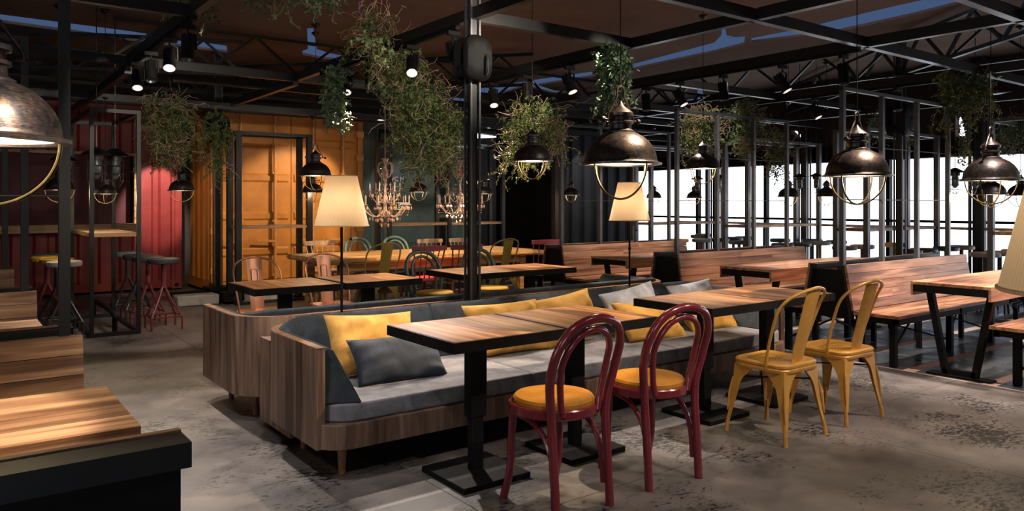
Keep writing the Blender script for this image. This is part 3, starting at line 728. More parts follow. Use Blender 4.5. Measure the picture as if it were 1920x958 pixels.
# ================================================================== BENCH UNITS
def bench_unit(x0, x1, yc, sides, label, wood_='bench_wood', flatback=False):
    t = thing('slatted_bench', label, 'bench', (x0, yc, 0), 0, 'slatted benches')
    L = x1 - x0
    rnd = random.Random(int(yc * 100 + x0 * 7))
    pm = {}
    def plank(name, g): return g.obj(name, M[wood_], t, smooth=False)
    for s in sides:   # s=-1 faces -Y, +1 faces +Y
        def Y(v): return s * v
        # seat planks
        for i in range(4):
            a = 0.24 + i * 0.0965; b = a + 0.0935; cutx = L * rnd.choice((0.35, 0.5, 0.62))
            for xa, xb in ((0, cutx - 0.001), (cutx + 0.001, L)):
                plank('seat_plank', G().box(xa, xb, min(Y(a), Y(b)), max(Y(a), Y(b)), 0.43, 0.455))
        # back planks, leaning
        for i in range(5):
            za = 0.462 + i * 0.0775; zb = za + 0.0745
            ya = 0.245 - (za - 0.46) * 0.17; yb = 0.245 - (zb - 0.46) * 0.17; cutx = L * rnd.choice((0.3, 0.45, 0.58, 0.7))
            for xa, xb in ((0, cutx - 0.001), (cutx + 0.001, L)):
                plank('back_plank', G().hexa([(xa, Y(ya), za), (xb, Y(ya), za), (xb, Y(ya - 0.022), za), (xa, Y(ya - 0.022), za), (xa, Y(yb), zb), (xb, Y(yb), zb), (xb, Y(yb - 0.022), zb), (xa, Y(yb - 0.022), zb)]))
        fr = G()
        fr.box(0.02, L - 0.02, *sorted((Y(0.56), Y(0.60))), 0.375, 0.43); fr.box(0.02, L - 0.02, *sorted((Y(0.26), Y(0.30))), 0.375, 0.43)
        for x in (0.02, 1.18, L - 0.06): fr.box(x, x + 0.04, *sorted((Y(0.25), Y(0.60))), 0.38, 0.43)
        fr.obj('seat_frame', M['black'], t, smooth=False)
        for x in (0.18, L / 2 + 0.05, L - 0.22):
            G().box(x - 0.025, x + 0.025, *sorted((Y(0.47), Y(0.52))), 0, 0.38).obj('leg', M['black'], t, smooth=False)
            G().box(x - 0.02, x + 0.02, *sorted((Y(0.20), Y(0.24))), 0, 0.43).obj('leg', M['black'], t, smooth=False)
        for xa, xb in ((0.18, L / 2 + 0.05), (L / 2 + 0.05, L - 0.22)):
            G().beam((xa, Y(0.22), 0.40), (xb, Y(0.48), 0.12), 0.014, 0.014).obj('brace', M['black'], t)
            G().beam((xa, Y(0.48), 0.12), (xb, Y(0.22), 0.40), 0.014, 0.014).obj('brace', M['black'], t)
    # centre frame
    g = G()
    for sd in (-1, 1): g.box(0, L, *sorted((sd * 0.095, sd * 0.165)), 0.80, 0.84)
    if sides == (1,):
        g = G().box(0, L, 0.06, 0.155, 0.785, 0.842)
    g.obj('top_rail', M['post_black'], t, smooth=False)
    for xx in (0.03, L - 0.05):
        if len(sides) == 2:
            G().prism([(-0.225, 0.38), (0.225, 0.38), (0.165, 0.80), (-0.165, 0.80)], lambda p: (xx, p[0], p[1]), lambda p: (xx + 0.02, p[0], p[1])).obj('end_panel', M['black'], t, smooth=False)
            for sd in (-1, 1):
                G().hexa([(xx - 0.025, sd * 0.20, 0.38), (xx + 0.02, sd * 0.20, 0.38), (xx + 0.02, sd * 0.225, 0.38), (xx - 0.025, sd * 0.225, 0.38), (xx - 0.025, sd * 0.135, 0.84), (xx + 0.02, sd * 0.135, 0.84), (xx + 0.02, sd * 0.16, 0.84), (xx - 0.025, sd * 0.16, 0.84)]).obj('end_rail', M['post_black'], t, smooth=False)
    if len(sides) == 1:
        s = sides[0]
        G().box(0.0, L - 0.02, *sorted((s * 0.075, s * 0.10)), 0.02, 0.785).obj('back_panel', M['black'], t, smooth=False)
    return t
XB0, XB1 = 6.21, 8.55
bench_unit(XB0, XB1, 3.675, (-1, 1), 'back-to-back slatted wooden bench right behind the yellow metal chairs')
bench_unit(XB0, XB1, 5.535, (-1, 1), 'back-to-back slatted bench in the middle row, its dark end left of the second trestle table')
bench_unit(XB0, XB1, 7.42, (-1, 1), 'farthest back-to-back slatted bench, left of the second lamp shade')
bench_unit(XB0 + 0.1, XB1, 1.80, (1,), 'slatted bench seat cut off by the right frame edge')
bench_unit(-1.9, 0.445, 1.74, (1,), 'black bench back with wooden edge in the bottom left corner', 'left_wood')
bench_unit(-1.9, 0.445, 3.675, (-1, 1), 'slatted bench back behind the bottom left wooden table', 'left_wood')
bench_unit(-1.9, 0.445, 5.60, (-1, 1), 'second slatted bench at the left edge, behind the nearest one', 'left_wood')
bench_unit(-1.9, 0.445, 7.50, (-1, 1), 'farthest slatted bench at the left edge', 'left_wood')

# ================================================================== TRESTLE TABLES
def trestle(x0, x1, yc, label, wood_='bench_wood'):
    t = thing('trestle_table', label, 'table', (x0, yc, 0), 0, 'long trestle tables between the benches')
    L = x1 - x0; hw = 0.295
    n = 4; w = 2 * hw / n
    for i in range(n):
        G().box(0, L, -hw + w * i + 0.0007, -hw + w * (i + 1) - 0.0007, 0.728, 0.75).obj('plank', M[wood_], t, smooth=False)
    for s in (-1, 1):
        G().box(0.004, L, *sorted((s * (hw - 0.02), s * hw)), 0.64, 0.727).obj('side_board', M[wood_], t, smooth=False)
    for xx in (0.17, L - 0.21):
        fr = G()
        fr.box(xx, xx + 0.05, -hw + 0.022, hw - 0.022, 0.68, 0.727)
        def leg(s):
            a = [(xx, s * 0.205, 0.68), (xx + 0.05, s * 0.205, 0.68), (xx + 0.05, s * 0.255, 0.68), (xx, s * 0.255, 0.68)]
            b = [(xx, s * 0.085, 0.012), (xx + 0.05, s * 0.085, 0.012), (xx + 0.05, s * 0.13, 0.012), (xx, s * 0.13, 0.012)]
            return G().hexa(b + a)
        fr.obj('cross_bar', M['black'], t, smooth=False)
        for s in (-1, 1): leg(s).obj('leg', M['black'], t, smooth=False)
        G().box(xx, xx + 0.05, -0.12, 0.12, 0.012, 0.055).obj('foot_bar', M['black'], t, smooth=False)
        G().box(xx - 0.03, xx + 0.08, -0.24, 0.24, 0.0, 0.012).obj('foot_plate', M['black'], t, smooth=False)
    G().box(0.0, 0.02, -hw + 0.02, hw - 0.02, 0.67, 0.728).obj('end_bar', M['black'], t, smooth=False)
    return t
trestle(6.25, 8.5, 2.68, 'trestle table with splayed black legs at the right frame edge')
trestle(6.22, 8.5, 4.54, 'trestle table in the middle row, behind the second front table')
trestle(6.15, 8.5, 6.36, 'farthest trestle table, in front of the farthest bench')
trestle(-1.9, 0.443, 2.64, 'brightly lit wooden trestle table in the bottom left corner', 'left_wood')
trestle(-1.9, 0.40, 4.55, 'second trestle table at the left edge, partly behind the first bench', 'left_wood')
trestle(-1.9, 0.36, 6.40, 'third trestle table at the left edge, farthest', 'left_wood')

# ================================================================== DIVIDER FRAMES
def divider(xs, y, label, wires=True):
    t = thing('divider_frame', label, 'divider', (xs[0], y, 0), 0, 'post and wire dividers on the benches')
    for x in xs:
        G().box(x - xs[0] - 0.02, x - xs[0] + 0.02, -0.02, 0.02, 0.841, 2.36).obj('post', M['grey_post'] if x > 3 else M['post_black'], t, smooth=False)
    G().box(-0.02, xs[-1] - xs[0] + 0.02, -0.02, 0.02, 2.36, 2.39).obj('top_bar', M['post_black'], t, smooth=False)
    for z in (1.41, 1.885):
        G().tube([(0, 0, z), (xs[-1] - xs[0], 0, z)], 0.0045, 6).obj('wire', M['post_black'], t)
px = [6.235, 6.905, 7.575, 8.24]
divider(px, 3.545, 'divider posts on the bench behind the yellow chairs')
divider(px, 5.405, 'divider posts on the middle row bench')
divider(px, 7.29, 'divider posts on the farthest bench')
lx = [0.385 - 0.67 * k for k in range(4)][::-1]
divider(lx, 3.54, 'thick dark divider post at left, beside the large left pendant')
divider(lx, 5.46, 'divider posts on the second bench at the left edge')
divider(lx, 7.36, 'divider posts on the farthest bench at the left edge')
# ================================================================== HIGH TABLES AND STOOLS
def high_table(x0, x1, y0, y1, label, along='X', posts='post_black', wz=1.07, rail=True, nmid=0, top_over=0.0, h=2.36, w=0.02):
    t = thing('high_table', label, 'table', (x0, y0, 0), 0, 'tall framed bar tables')
    dx = x1 - x0; dy = y1 - y0
    xs = [0, dx] + [dx * (k + 1) / (nmid + 1) for k in range(nmid)]
    for x in xs:
        for y in (0, dy): G().box(x - w, x + w, y - w, y + w, 0, h).obj('post', M[posts], t, smooth=False)
    for z0, z1 in ((0.0, 0.04), (h - 0.04, h)):
        g = G()
        for y in (0, dy): g.box(w - .003, dx - w + .003, y - .019, y + .019, z0, z1)
        for x in (0, dx): g.box(x - .019, x + .019, w - .003, dy - w + .003, z0, z1)
        g.obj('frame_rail', M[posts], t, smooth=False)
    rnd = random.Random(int(x0 * 31 + y0 * 17))
    n = 20
    if along == 'X':
        e = [(-top_over + (dx + 2 * top_over) * i / n, -0.0 + rnd.uniform(-.008, .008)) for i in range(n + 1)] + [(dx + top_over - (dx + 2 * top_over) * i / n, dy + rnd.uniform(-.008, .008)) for i in range(n + 1)]
    else:
        e = [(rnd.uniform(-.008, .008), -top_over + (dy + 2 * top_over) * i / n) for i in range(n + 1)][::-1] + [(dx + rnd.uniform(-.008, .008), -top_over + (dy + 2 * top_over) * i / n) for i in range(n + 1)]
    G().prism(e, lambda p: (*p, wz - 0.04), lambda p: (*p, wz)).obj('counter_slab', M['counter_wood'], t, smooth=False)
    if rail:
        if along == 'X': pts = [(0.12, dy / 2, 0.04), (0.12, dy / 2, 0.15), (0.2, dy / 2, 0.22), (dx - 0.2, dy / 2, 0.22), (dx - 0.12, dy / 2, 0.15), (dx - 0.12, dy / 2, 0.04)]
        else: pts = [(dx / 2, 0.05, 0.04), (dx / 2, 0.05, 0.15), (dx / 2, 0.14, 0.22), (dx / 2, dy - 0.14, 0.22), (dx / 2, dy - 0.05, 0.15), (dx / 2, dy - 0.05, 0.04)]
        G().tube(catmull(pts, 4), 0.025, 10).obj('foot_rail', M['black'], t)
    return t
high_table(1.20, 1.64, 8.80, 10.3, 'tall black framed bar table with live-edge slab in front of the red container', 'Y')
high_table(3.17, 4.17, 10.42, 10.80, 'tall black framed bar table in front of the yellow container', 'X', top_over=0.0, w=0.038)
high_table(5.45, 7.6, 10.42, 10.80, 'tall framed bar table behind the chandeliers', 'X', nmid=1, w=0.03)
high_table(9.75, 11.6, 3.30, 3.72, 'tall bar table by the windows, nearest the right frame edge', 'X', 'grey_post', 1.05, w=0.032)
high_table(9.55, 11.5, 5.10, 5.52, 'tall bar table by the windows, behind the first bench divider', 'X', 'grey_post', 1.05, w=0.032)
high_table(9.6, 11.5, 6.95, 7.37, 'tall bar table by the windows, behind the middle bench divider', 'X', 'grey_post', 1.05, w=0.032)
high_table(9.5, 11.5, 8.8, 9.22, 'tall bar table by the windows next to the navy container', 'X', 'grey_post', 1.05, w=0.032)
t = thing('window_counter', 'long pale counter running under the white windows', 'counter', (12.0, 4.0, 0))
G().box(0, 0.26, 0, 6.6, 0.985, 1.02).obj('counter_top', M['pale_wood'], t)
for y in (0.1, 2.2, 4.4, 6.5): G().box(0.08, 0.12, y - 0.02, y + 0.02, 0, 0.985).obj('leg', M['black'], t)

seatmesh = {}
def seat_me(c):
    if c not in seatmesh: seatmesh[c] = G().lathe([(0.01, 0.715), (0.145, 0.715), (0.163, 0.722), (0.168, 0.74), (0.166, 0.765), (0.152, 0.775), (0.01, 0.778)], 20).mesh('stool_seat', M[c])
    return seatmesh[c]
basemesh = {}
def base_me(c):
    if c not in basemesh:
        post = G().cyl(0, 0, 0.45, 0.715, 0.027, 12).mesh('stem', M[c])
        leg = G().tube(catmull([(0.012, 0.012, 0.46), (0.06, 0.06, 0.33), (0.14, 0.14, 0.16), (0.155, 0.155, 0.12), (0.155, 0.155, 0)], 4), 0.011, 6).mesh('leg', M[c])
        ring = G().tube([(0.155, 0.155, 0.14), (-0.155, 0.155, 0.14), (-0.155, -0.155, 0.14), (0.155, -0.155, 0.14)], 0.009, 6, closed=True).mesh('foot_ring', M[c])
        basemesh[c] = (post, leg, ring)
    return basemesh[c]
def stool(x, y, seat, base, label, grp, rz=0.0):
    t = thing('bar_stool', label, 'stool', (x, y, 0), rz, grp)
    def add(n, me, r=0):
        o = bpy.data.objects.new(n, me); COL.objects.link(o); o.parent = t; o.rotation_euler = (0, 0, r)
    add('seat', seat_me(seat)); p, l, r = base_me(base); add('stem', p)
    for k in range(4): add('leg', l, PI / 2 * k)
    add('foot_ring', r)
gl = 'bar stools at the tall table by the red container'
stool(0.97, 10.55, 'seat_teal', 'stem_red', 'round stool with dark blue seat, farthest left of the tall black table', gl)
stool(0.93, 10.10, 'seat_yellow', 'stem_red', 'round stool with yellow seat and red legs, behind the thick left post', gl)
stool(0.98, 9.66, 'seat_yellow', 'stem_dark', 'round stool with yellow seat and dark legs, behind the cream stool', gl)
stool(1.0, 9.18, 'seat_white', 'stem_dark', 'round stool with cream white seat beside the thick left post', gl)
stool(1.82, 10.44, 'seat_grey', 'stem_dark', 'round stool with grey seat, farthest on the right of the tall table', gl)
stool(1.83, 9.85, 'seat_black', 'stem_dark', 'round stool with black seat and dark legs, second on the right of the tall table', gl)
stool(1.85, 9.40, 'seat_black', 'stem_red', 'black seated stool with red legs directly behind the nearest red legged one', gl)
stool(1.93, 9.00, 'seat_black', 'stem_red', 'black seated stool with wine red legs, nearest on the right of the tall table', gl)
wst = [(9.97, 8.6, 'seat_yellow', 'stem_dark', 'mustard seated stool beside the navy container'), (10.35, 8.42, 'seat_grey', 'stem_red', 'grey seated stool with wine red stem by the window'),
 (11.51, 9.42, 'seat_grey', 'stem_dark', 'grey blue seated stool far back by the window'), (12.0, 9.72, 'seat_taupe', 'stem_dark', 'pale grey stool, highest of the group left of the second divider post'),
 (10.75, 8.36, 'seat_black', 'stem_yellow', 'black seated stool with mustard stem'), (11.28, 8.47, 'seat_black', 'stem_dark', 'black seated stool right of the mustard stemmed one'),
 (10.27, 7.60, 'seat_grey', 'stem_yellow', 'grey seated stool with mustard stem between divider posts'), (11.7, 8.55, 'seat_black', 'stem_dark', 'dark stool far back behind the grey mustard stemmed stool'),
 (11.41, 7.61, 'seat_teal', 'stem_dark', 'teal seated stool left of the divider post end'), (10.14, 6.72, 'seat_black', 'stem_dark', 'black seated stool below the teal one'),
 (11.72, 7.2, 'seat_teal', 'stem_dark', 'teal seated stool second in the far window row'), (10.50, 6.66, 'seat_black', 'stem_dark', 'black seated stool right of its black twin'),
 (11.15, 6.72, 'seat_grey', 'stem_yellow', 'blue grey stool with bright mustard stem against the white window'), (11.63, 6.72, 'seat_teal', 'stem_dark', 'teal stool with dark stem against the white window'),
 (10.22, 5.78, 'seat_taupe', 'stem_dark', 'taupe seated stool right of the grey bench post'), (10.70, 5.78, 'seat_taupe', 'stem_red', 'taupe seated stool with wine red stem against the window'),
 (11.57, 5.75, 'seat_yellow', 'stem_dark', 'mustard seated stool behind the black one'), (10.12, 4.84, 'seat_black', 'stem_taupe', 'black seated stool in front of the mustard seat'),
 (10.54, 4.84, 'seat_black', 'stem_dark', 'dark stool between two bench divider posts'), (11.2, 4.84, 'seat_black', 'stem_dark', 'dark seated stool left of the last divider post'),
 (11.68, 4.84, 'seat_taupe', 'stem_dark', 'taupe stool half behind the last divider post'), (10.26, 3.98, 'seat_taupe', 'stem_dark', 'large taupe seated stool left of the rightmost grey post'),
 (10.69, 3.98, 'seat_taupe', 'stem_dark', 'taupe stool right of the rightmost grey post'), (11.2, 3.98, 'seat_yellow', 'stem_dark', 'mustard stool just above the cut-off lamp shade')]
M['stem_yellow'] = paint('mustard_stem', (0.36, 0.20, 0.03), 0.4, 0.2); M['stem_taupe'] = paint('taupe_stem', (0.16, 0.12, 0.11), 0.4, 0.2)
for x, y, s_, b_, l in wst: stool(x, y, s_, b_, l, 'bar stools by the windows')

# ================================================================== FLOOR LAMPS
def floor_lamp(loc, z0, label, power=3.3):
    t = thing('floor_lamp', label, 'lamp', loc)
    G().lathe([(0.01, z0), (0.11, z0), (0.11, z0 + 0.012), (0.02, z0 + 0.02)], 20).obj('base', M['black'], t)
    G().cyl(0, 0, z0 + 0.01, 1.45, 0.0085, 10).cyl(0, 0, 0.985, 1.005, 0.013, 10).obj('pole', M['black'], t)
    s = G(); n = 96
    s.loft([[((0.172) * math.cos(2 * PI * k / n) , (0.172) * math.sin(2 * PI * k / n), 1.235) for k in range(n)], [((0.098) * math.cos(2 * PI * k / n), (0.098) * math.sin(2 * PI * k / n), 1.556) for k in range(n)]], cap=False)
    sh = s.obj('lamp_shade', M['shade'], t)
    G().tube([(0.1722 * math.cos(2 * PI * k / 40), 0.1722 * math.sin(2 * PI * k / 40), 1.236) for k in range(40)], 0.004, 6, closed=True).obj('bottom_hem', M['shade'], sh)
    G().tube([(0.0985 * math.cos(2 * PI * k / 40), 0.0985 * math.sin(2 * PI * k / 40), 1.555) for k in range(40)], 0.003, 6, closed=True).obj('top_hem', M['shade'], sh)
    G().lathe([(0.008, 1.31), (0.028, 1.345), (0.03, 1.38), (0.02, 1.42), (0.01, 1.44)], 12).obj('light_bulb', M['bulb'], t)
    G().tube([(0.05, -0.03, 1.27), (0.05, -0.03, 1.16)], 0.002, 5).lathe([(0.002, 1.14), (0.008, 1.145), (0.008, 1.155), (0.002, 1.16)], 8, (0.05, -0.03, 0)).obj('pull_chain', M['black'], t)
    b = bulb((0, 0, 1.36), power, 0.05, (1.0, 0.78, 0.52), t)
    return t
M['bulb'] = emit('warm_bulb', (1.0, 0.8, 0.5), 3)
floor_lamp((2.04, 4.555, 0), 0.56, 'lit cream pleated lamp on a thin black pole, in front of the yellow container')
floor_lamp((4.655, 4.555, 0), 0.56, 'lit cream pleated lamp on a thin black pole, in front of the navy container')
floor_lamp((1.518, 0.386, 0), 0.0, 'cream pleated lamp shade cut off at the right frame edge', 1.5)

# ================================================================== PENDANTS
def make_pendant():
    t = thing('pendant_lamp', 'x', 'lamp')
    G().lathe([(0.86, 0.0), (1.0, 0.0), (1.0, 0.05), (0.93, 0.06), (0.90, 0.09), (0.885, 0.14), (0.86, 0.28), (0.80, 0.42), (0.70, 0.56), (0.57, 0.68), (0.43, 0.76), (0.34, 0.80), (0.34, 0.76), (0.5, 0.66), (0.68, 0.50), (0.80, 0.28), (0.84, 0.08), (0.86, 0.0)], 40, cap=False).obj('shade', M['iron'], t)
    G().lathe([(0.36, 0.785), (0.36, 0.82), (0.30, 0.85), (0.265, 0.88), (0.265, 0.99), (0.31, 1.01), (0.31, 1.06), (0.25, 1.09), (0.245, 1.17), (0.31, 1.20), (0.315, 1.27), (0.25, 1.33), (0.13, 1.41), (0.06, 1.50), (0.03, 1.56)], 28).obj('neck', M['iron'], t)
    G().lathe([(0.01, 0.03), (0.80, 0.03), (0.80, 0.045), (0.01, 0.05)], 32).obj('diffuser', M['glow'], t)
    for a in (0, 1):
        p = [(0.86 * math.cos(k * PI / 24), 0, -0.84 * math.sin(k * PI / 24) + 0.01) for k in range(25)]
        if a: p = [(0, x, z) for x, _, z in p]
        G().tube(p, 0.026, 8).obj('cage_hoop', M['brass_iron'], t)
    yk = G()
    for s in (-1, 1):
        yk.tube(catmull([(s * 0.44, 0, 1.08), (s * 0.42, 0, 1.22), (s * 0.26, 0, 1.46), (s * 0.13, 0, 1.66), (s * 0.12, 0, 1.84), (s * 0.05, 0, 1.92), (0, 0, 1.93)], 5), 0.028, 6)
    yk.obj('yoke', M['iron'], t)
    for s in (-1, 1):
        G().tube([(s * 0.27, 0, 1.10), (s * 0.56, 0, 1.10)], 0.025, 8).tube([(s * 0.56, 0, 1.10), (s * 0.64, 0, 1.10)], 0.065, 10).obj('bolt', M['iron'], t)
    return t
M['brass_iron'] = paint('blackened_brass', (0.10, 0.075, 0.035), 0.3, 0.9, 0.4, 8)
PD = make_pendant()
def pendant(x, y, z, w, label, light=6, cable_top=CEIL, rz=0.4, grp='iron dome pendants'):
    o = place(PD, used, (x, y, z), rz, label, scale=w / 2, group=grp)
    s = w / 2
    G().cyl(0, 0, 1.93, (cable_top - z - 0.02) / s, 0.003 / s, 6).obj('cable', M['black'], o)
    G().lathe([(0.05 / s, 0), (0.055 / s, -0.02 / s), (0.02 / s, -0.05 / s), (0.003 / s, -0.055 / s)], 14, (0, 0, (cable_top - z) / s)).obj('ceiling_rose', M['iron'], o)
    if light: bulb((0, 0, -0.10), light, 0.06 / s if False else 0.06, (1.0, 0.80, 0.52), o)
    return o
import itertools
PLIST = [(2.98, 2.985, 1.59, .45, 'large dark iron dome pendant in the centre, in front of the second lamp shade', 7, R(50)), (4.93, 2.70, 1.56, .45, 'large iron dome pendant above the yellow metal chairs', 7, R(25)),
 (6.73, 2.57, 1.56, .45, 'iron dome pendant second from the right, above the right trestle table', 6, R(20)), (0.085, 2.57, 1.55, .43, 'huge dark dome pendant cut off by the left frame edge', 8, R(-52)),
 (4.46, 5.64, 1.775, .40, 'iron dome pendant hanging before the dark vine, left of the central one', 5, R(40)), (6.19, 5.02, 1.73, .37, 'iron dome pendant behind a divider post, between the two large right ones', 4, R(20)),
 (2.27, 9.65, 1.53, .32, 'small dome pendant before the bright red container wall', 2, R(20)), (0.98, 9.4, 1.52, .32, 'small dome pendant behind the thick left post', 2, R(0)),
 (1.40, 9.30, 1.48, .25, 'small brownish dome pendant inside the tall black frame', 1, R(0)), (4.17, 10.3, 1.53, .32, 'small dark dome pendant left of the first lamp shade, before the yellow container', 2, R(0)),
 (3.50, 8.55, 1.70, .40, 'copper toned dome pendant hanging right behind the first lamp shade', 4, R(40)), (5.78, 10.1, 1.55, .32, 'small dome pendant right of the left chandelier', 2, R(30)),
 (6.55, 9.75, 1.72, .30, 'dome pendant mostly hidden behind the central black post', 1, R(30)), (7.0, 10.1, 1.53, .30, 'small bluish dome pendant right of the right chandelier', 2, R(30)),
 (8.6, 9.8, 1.52, .30, 'small pendant before the navy container, far from the windows', 2, R(30)), (9.9, 9.1, 1.47, .29, 'small pendant between the second lamp shade and the windows', 0, R(30)),
 (10.55, 8.75, 1.47, .29, 'small shiny pendant before the white window, left of the large divider', 0, R(30)), (9.65, 6.3, 1.47, .32, 'small iron pendant with vine above it, before the window', 0, R(30)),
 (10.6, 6.28, 1.48, .32, 'small brown pendant just left of the large one above the yellow chairs', 0, R(30)), (8.83, 3.37, 1.47, .32, 'pendant seen through the cage of the second from right pendant', 0, R(30)),
 (10.3, 3.61, 1.47, .32, 'rightmost small pendant, cut by the frame edge', 0, R(30))]
for p in PLIST: pendant(p[0], p[1], p[2], p[3], p[4], p[5], rz=p[6] * 0, cable_top=2.62 if p[1] == 10.3 else CEIL)

# ================================================================== SMALL CAGE LANTERNS
def make_lantern():
    t = thing('cage_lantern', 'x', 'lantern')
    G().lathe([(0.02, 0.0), (0.095, -0.045), (0.10, -0.055), (0.05, -0.055), (0.05, -0.09)], 16).obj('cap', M['iron'], t)
    c = G()
    for k in range(6):
        a = PI * k / 3; x, y = 0.055 * math.cos(a), 0.055 * math.sin(a)
        c.tube([(x, y, -0.09), (x, y, -0.24), (x * 0.6, y * 0.6, -0.28), (0, 0, -0.295)], 0.003, 5)
    for z in (-0.13, -0.19, -0.24): c.tube([(0.057 * math.cos(2 * PI * k / 16), 0.057 * math.sin(2 * PI * k / 16), z) for k in range(16)], 0.003, 5, closed=True)
    c.obj('cage', M['iron'], t)
    G().lathe([(0.03, -0.09), (0.034, -0.12), (0.034, -0.2), (0.015, -0.225), (0.002, -0.23)], 12).obj('glass_bulb', M['leaf_bulb'], t)
    return t
LN = make_lantern()
def lantern(x, y, z, sc, label, cab=CEIL):
    o = place(LN, used, (x, y, z), 0, label, scale=sc, group='small cage lanterns')
    G().cyl(0, 0, -0.005, (cab - z) / sc, 0.004 / sc, 6).obj('chain', M['iron'], o)
for i, (x, y, z, l) in enumerate([(9.95, 7.75, 1.84, 'cage lantern left of the dark vine by the window'), (9.72, 8.0, 1.82, 'cage lantern second from left before the window'), (10.4, 6.6, 1.83, 'cage lantern hidden by a divider post top'),
    (10.6, 6.45, 1.84, 'cage lantern in front of the white window, above the small brown pendant'), (9.6, 4.05, 1.80, 'left cage lantern of the pair by the thick right column'), (9.9, 3.95, 1.80, 'right cage lantern of the pair by the thick right column'), (10.0, 3.3, 1.78, 'cage lantern at the right edge above the small pendants')]):
    lantern(x, y, z, 1.05, l)
lantern(1.30, 9.2, 1.98, 1.5, 'large cage lantern on a chain in the middle of the tall black frame', 2.36)
lantern(1.52, 9.45, 1.99, 1.5, 'large cage lantern on a chain, right one in the tall black frame', 2.36)
lantern(1.05, 9.7, 1.93, 1.4, 'cage lantern left of the pair in the tall black frame', 2.7)

# ================================================================== CHANDELIERS
def make_chandelier():
    t = thing('chandelier', 'x', 'chandelier'); m = M['crystal']
    G().lathe([(0.004, 0.0), (0.03, 0.03), (0.055, 0.06), (0.03, 0.10), (0.02, 0.2), (0.035, 0.25), (0.018, 0.32), (0.016, 0.5), (0.03, 0.54), (0.05, 0.60), (0.02, 0.64), (0.015, 0.72), (0.05, 0.80), (0.02, 0.80)], 16).obj('stem', m, t)
    arm = G().tube(catmull([(0.03, 0, 0.10), (0.12, 0, 0.02), (0.22, 0, 0.06), (0.30, 0, 0.16), (0.33, 0, 0.17)], 5), 0.008, 6).lathe([(0.01, 0.165), (0.035, 0.18), (0.012, 0.19)], 8, (0.32, 0, 0)).mesh('arm', m)
    arm2 = G().tube(catmull([(0.02, 0, 0.26), (0.09, 0, 0.20), (0.16, 0, 0.26), (0.20, 0, 0.34), (0.21, 0, 0.35)], 5), 0.007, 6).lathe([(0.01, 0.345), (0.03, 0.36), (0.012, 0.37)], 8, (0.20, 0, 0)).mesh('arm', m)
    can = G().cyl(0.32, 0, 0.19, 0.27, 0.009, 8).lathe([(0.01, 0.27), (0.012, 0.28), (0.002, 0.31)], 8, (0.32, 0, 0)).mesh('candle', m)
    can2 = G().cyl(0.20, 0, 0.37, 0.45, 0.009, 8).lathe([(0.01, 0.45), (0.012, 0.46), (0.002, 0.49)], 8, (0.20, 0, 0)).mesh('candle', m)
    top = G().tube(catmull([(0.015, 0, 0.75), (0.08, 0, 0.74), (0.11, 0, 0.66), (0.07, 0, 0.56), (0.02, 0, 0.55)], 5), 0.005, 6).mesh('scroll', m)
    for k in range(10):
        o = bpy.data.objects.new('arm', arm); COL.objects.link(o); o.parent = t; o.rotation_euler = (0, 0, 2 * PI * k / 10)
        c = bpy.data.objects.new('candle', can); COL.objects.link(c); c.parent = o
    for k in range(6):
        o = bpy.data.objects.new('arm', arm2); COL.objects.link(o); o.parent = t; o.rotation_euler = (0, 0, 2 * PI * (k + .5) / 6)
        c = bpy.data.objects.new('candle', can2); COL.objects.link(c); c.parent = o
        o = bpy.data.objects.new('scroll', top); COL.objects.link(o); o.parent = t; o.rotation_euler = (0, 0, 2 * PI * k / 6)
    d = G()
    def drop(x, y, z, s=0.015):
        b = len(d.v); d.v += [(x, y, z), (x + s, y, z - s * 1.8), (x, y + s, z - s * 1.8), (x - s, y, z - s * 1.8), (x, y - s, z - s * 1.8), (x, y, z - s * 4)]
        d.f += [(b, b + 1, b + 2), (b, b + 2, b + 3), (b, b + 3, b + 4), (b, b + 4, b + 1), (b + 5, b + 2, b + 1), (b + 5, b + 3, b + 2), (b + 5, b + 4, b + 3), (b + 5, b + 1, b + 4)]
    for k in range(10):
        a = 2 * PI * k / 10
        for dr in (-0.03, 0.03): drop((0.32 + dr) * math.cos(a), (0.32 + dr) * math.sin(a), 0.165)
        for da in (-0.1, 0.1): drop(0.32 * math.cos(a + da), 0.32 * math.sin(a + da), 0.16)
        drop(0.2 * math.cos(a), 0.2 * math.sin(a), 0.02); drop(0.12 * math.cos(a), 0.12 * math.sin(a), -0.0)
        drop(0.2 * math.cos(a), 0.2 * math.sin(a), 0.33); drop(0.1 * math.cos(a), 0.1 * math.sin(a), 0.66)
        for q in range(6):  # bead swags
            u = q / 5; aa = a + u * 2 * PI / 10; rr = 0.31; drop(rr * math.cos(aa), rr * math.sin(aa), 0.15 - 0.10 * math.sin(PI * u), 0.006)
            rr = 0.05 + 0.13 * u; drop(rr * math.cos(a), rr * math.sin(a), 0.56 - 0.30 * u ** 0.7, 0.007)
    for x, y, z in ((0.06, 0, -0.04), (-0.06, 0, -0.04), (0, 0.06, -0.04), (0, -0.06, -0.04), (0, 0, -0.02)): drop(x, y, z - 0.03, 0.014)
    d.obj('crystal_drops', m, t, kind='stuff', smooth=False)
    return t
CH = make_chandelier()
o = place(CH, used, (4.72, 9.15, 1.18), 0.2, 'crystal candle chandelier right of the first lamp shade', group='crystal chandeliers')
G().cyl(0, 0, 0.8, CEIL - 1.18, 0.006, 6).obj('chain', M['crystal'], o)
o = place(CH, used, (5.98, 9.25, 1.20), 0.5, 'crystal candle chandelier crossed by the central black post', group='crystal chandeliers')
G().cyl(0, 0, 0.8, CEIL - 1.20, 0.006, 6).obj('chain', M['crystal'], o)

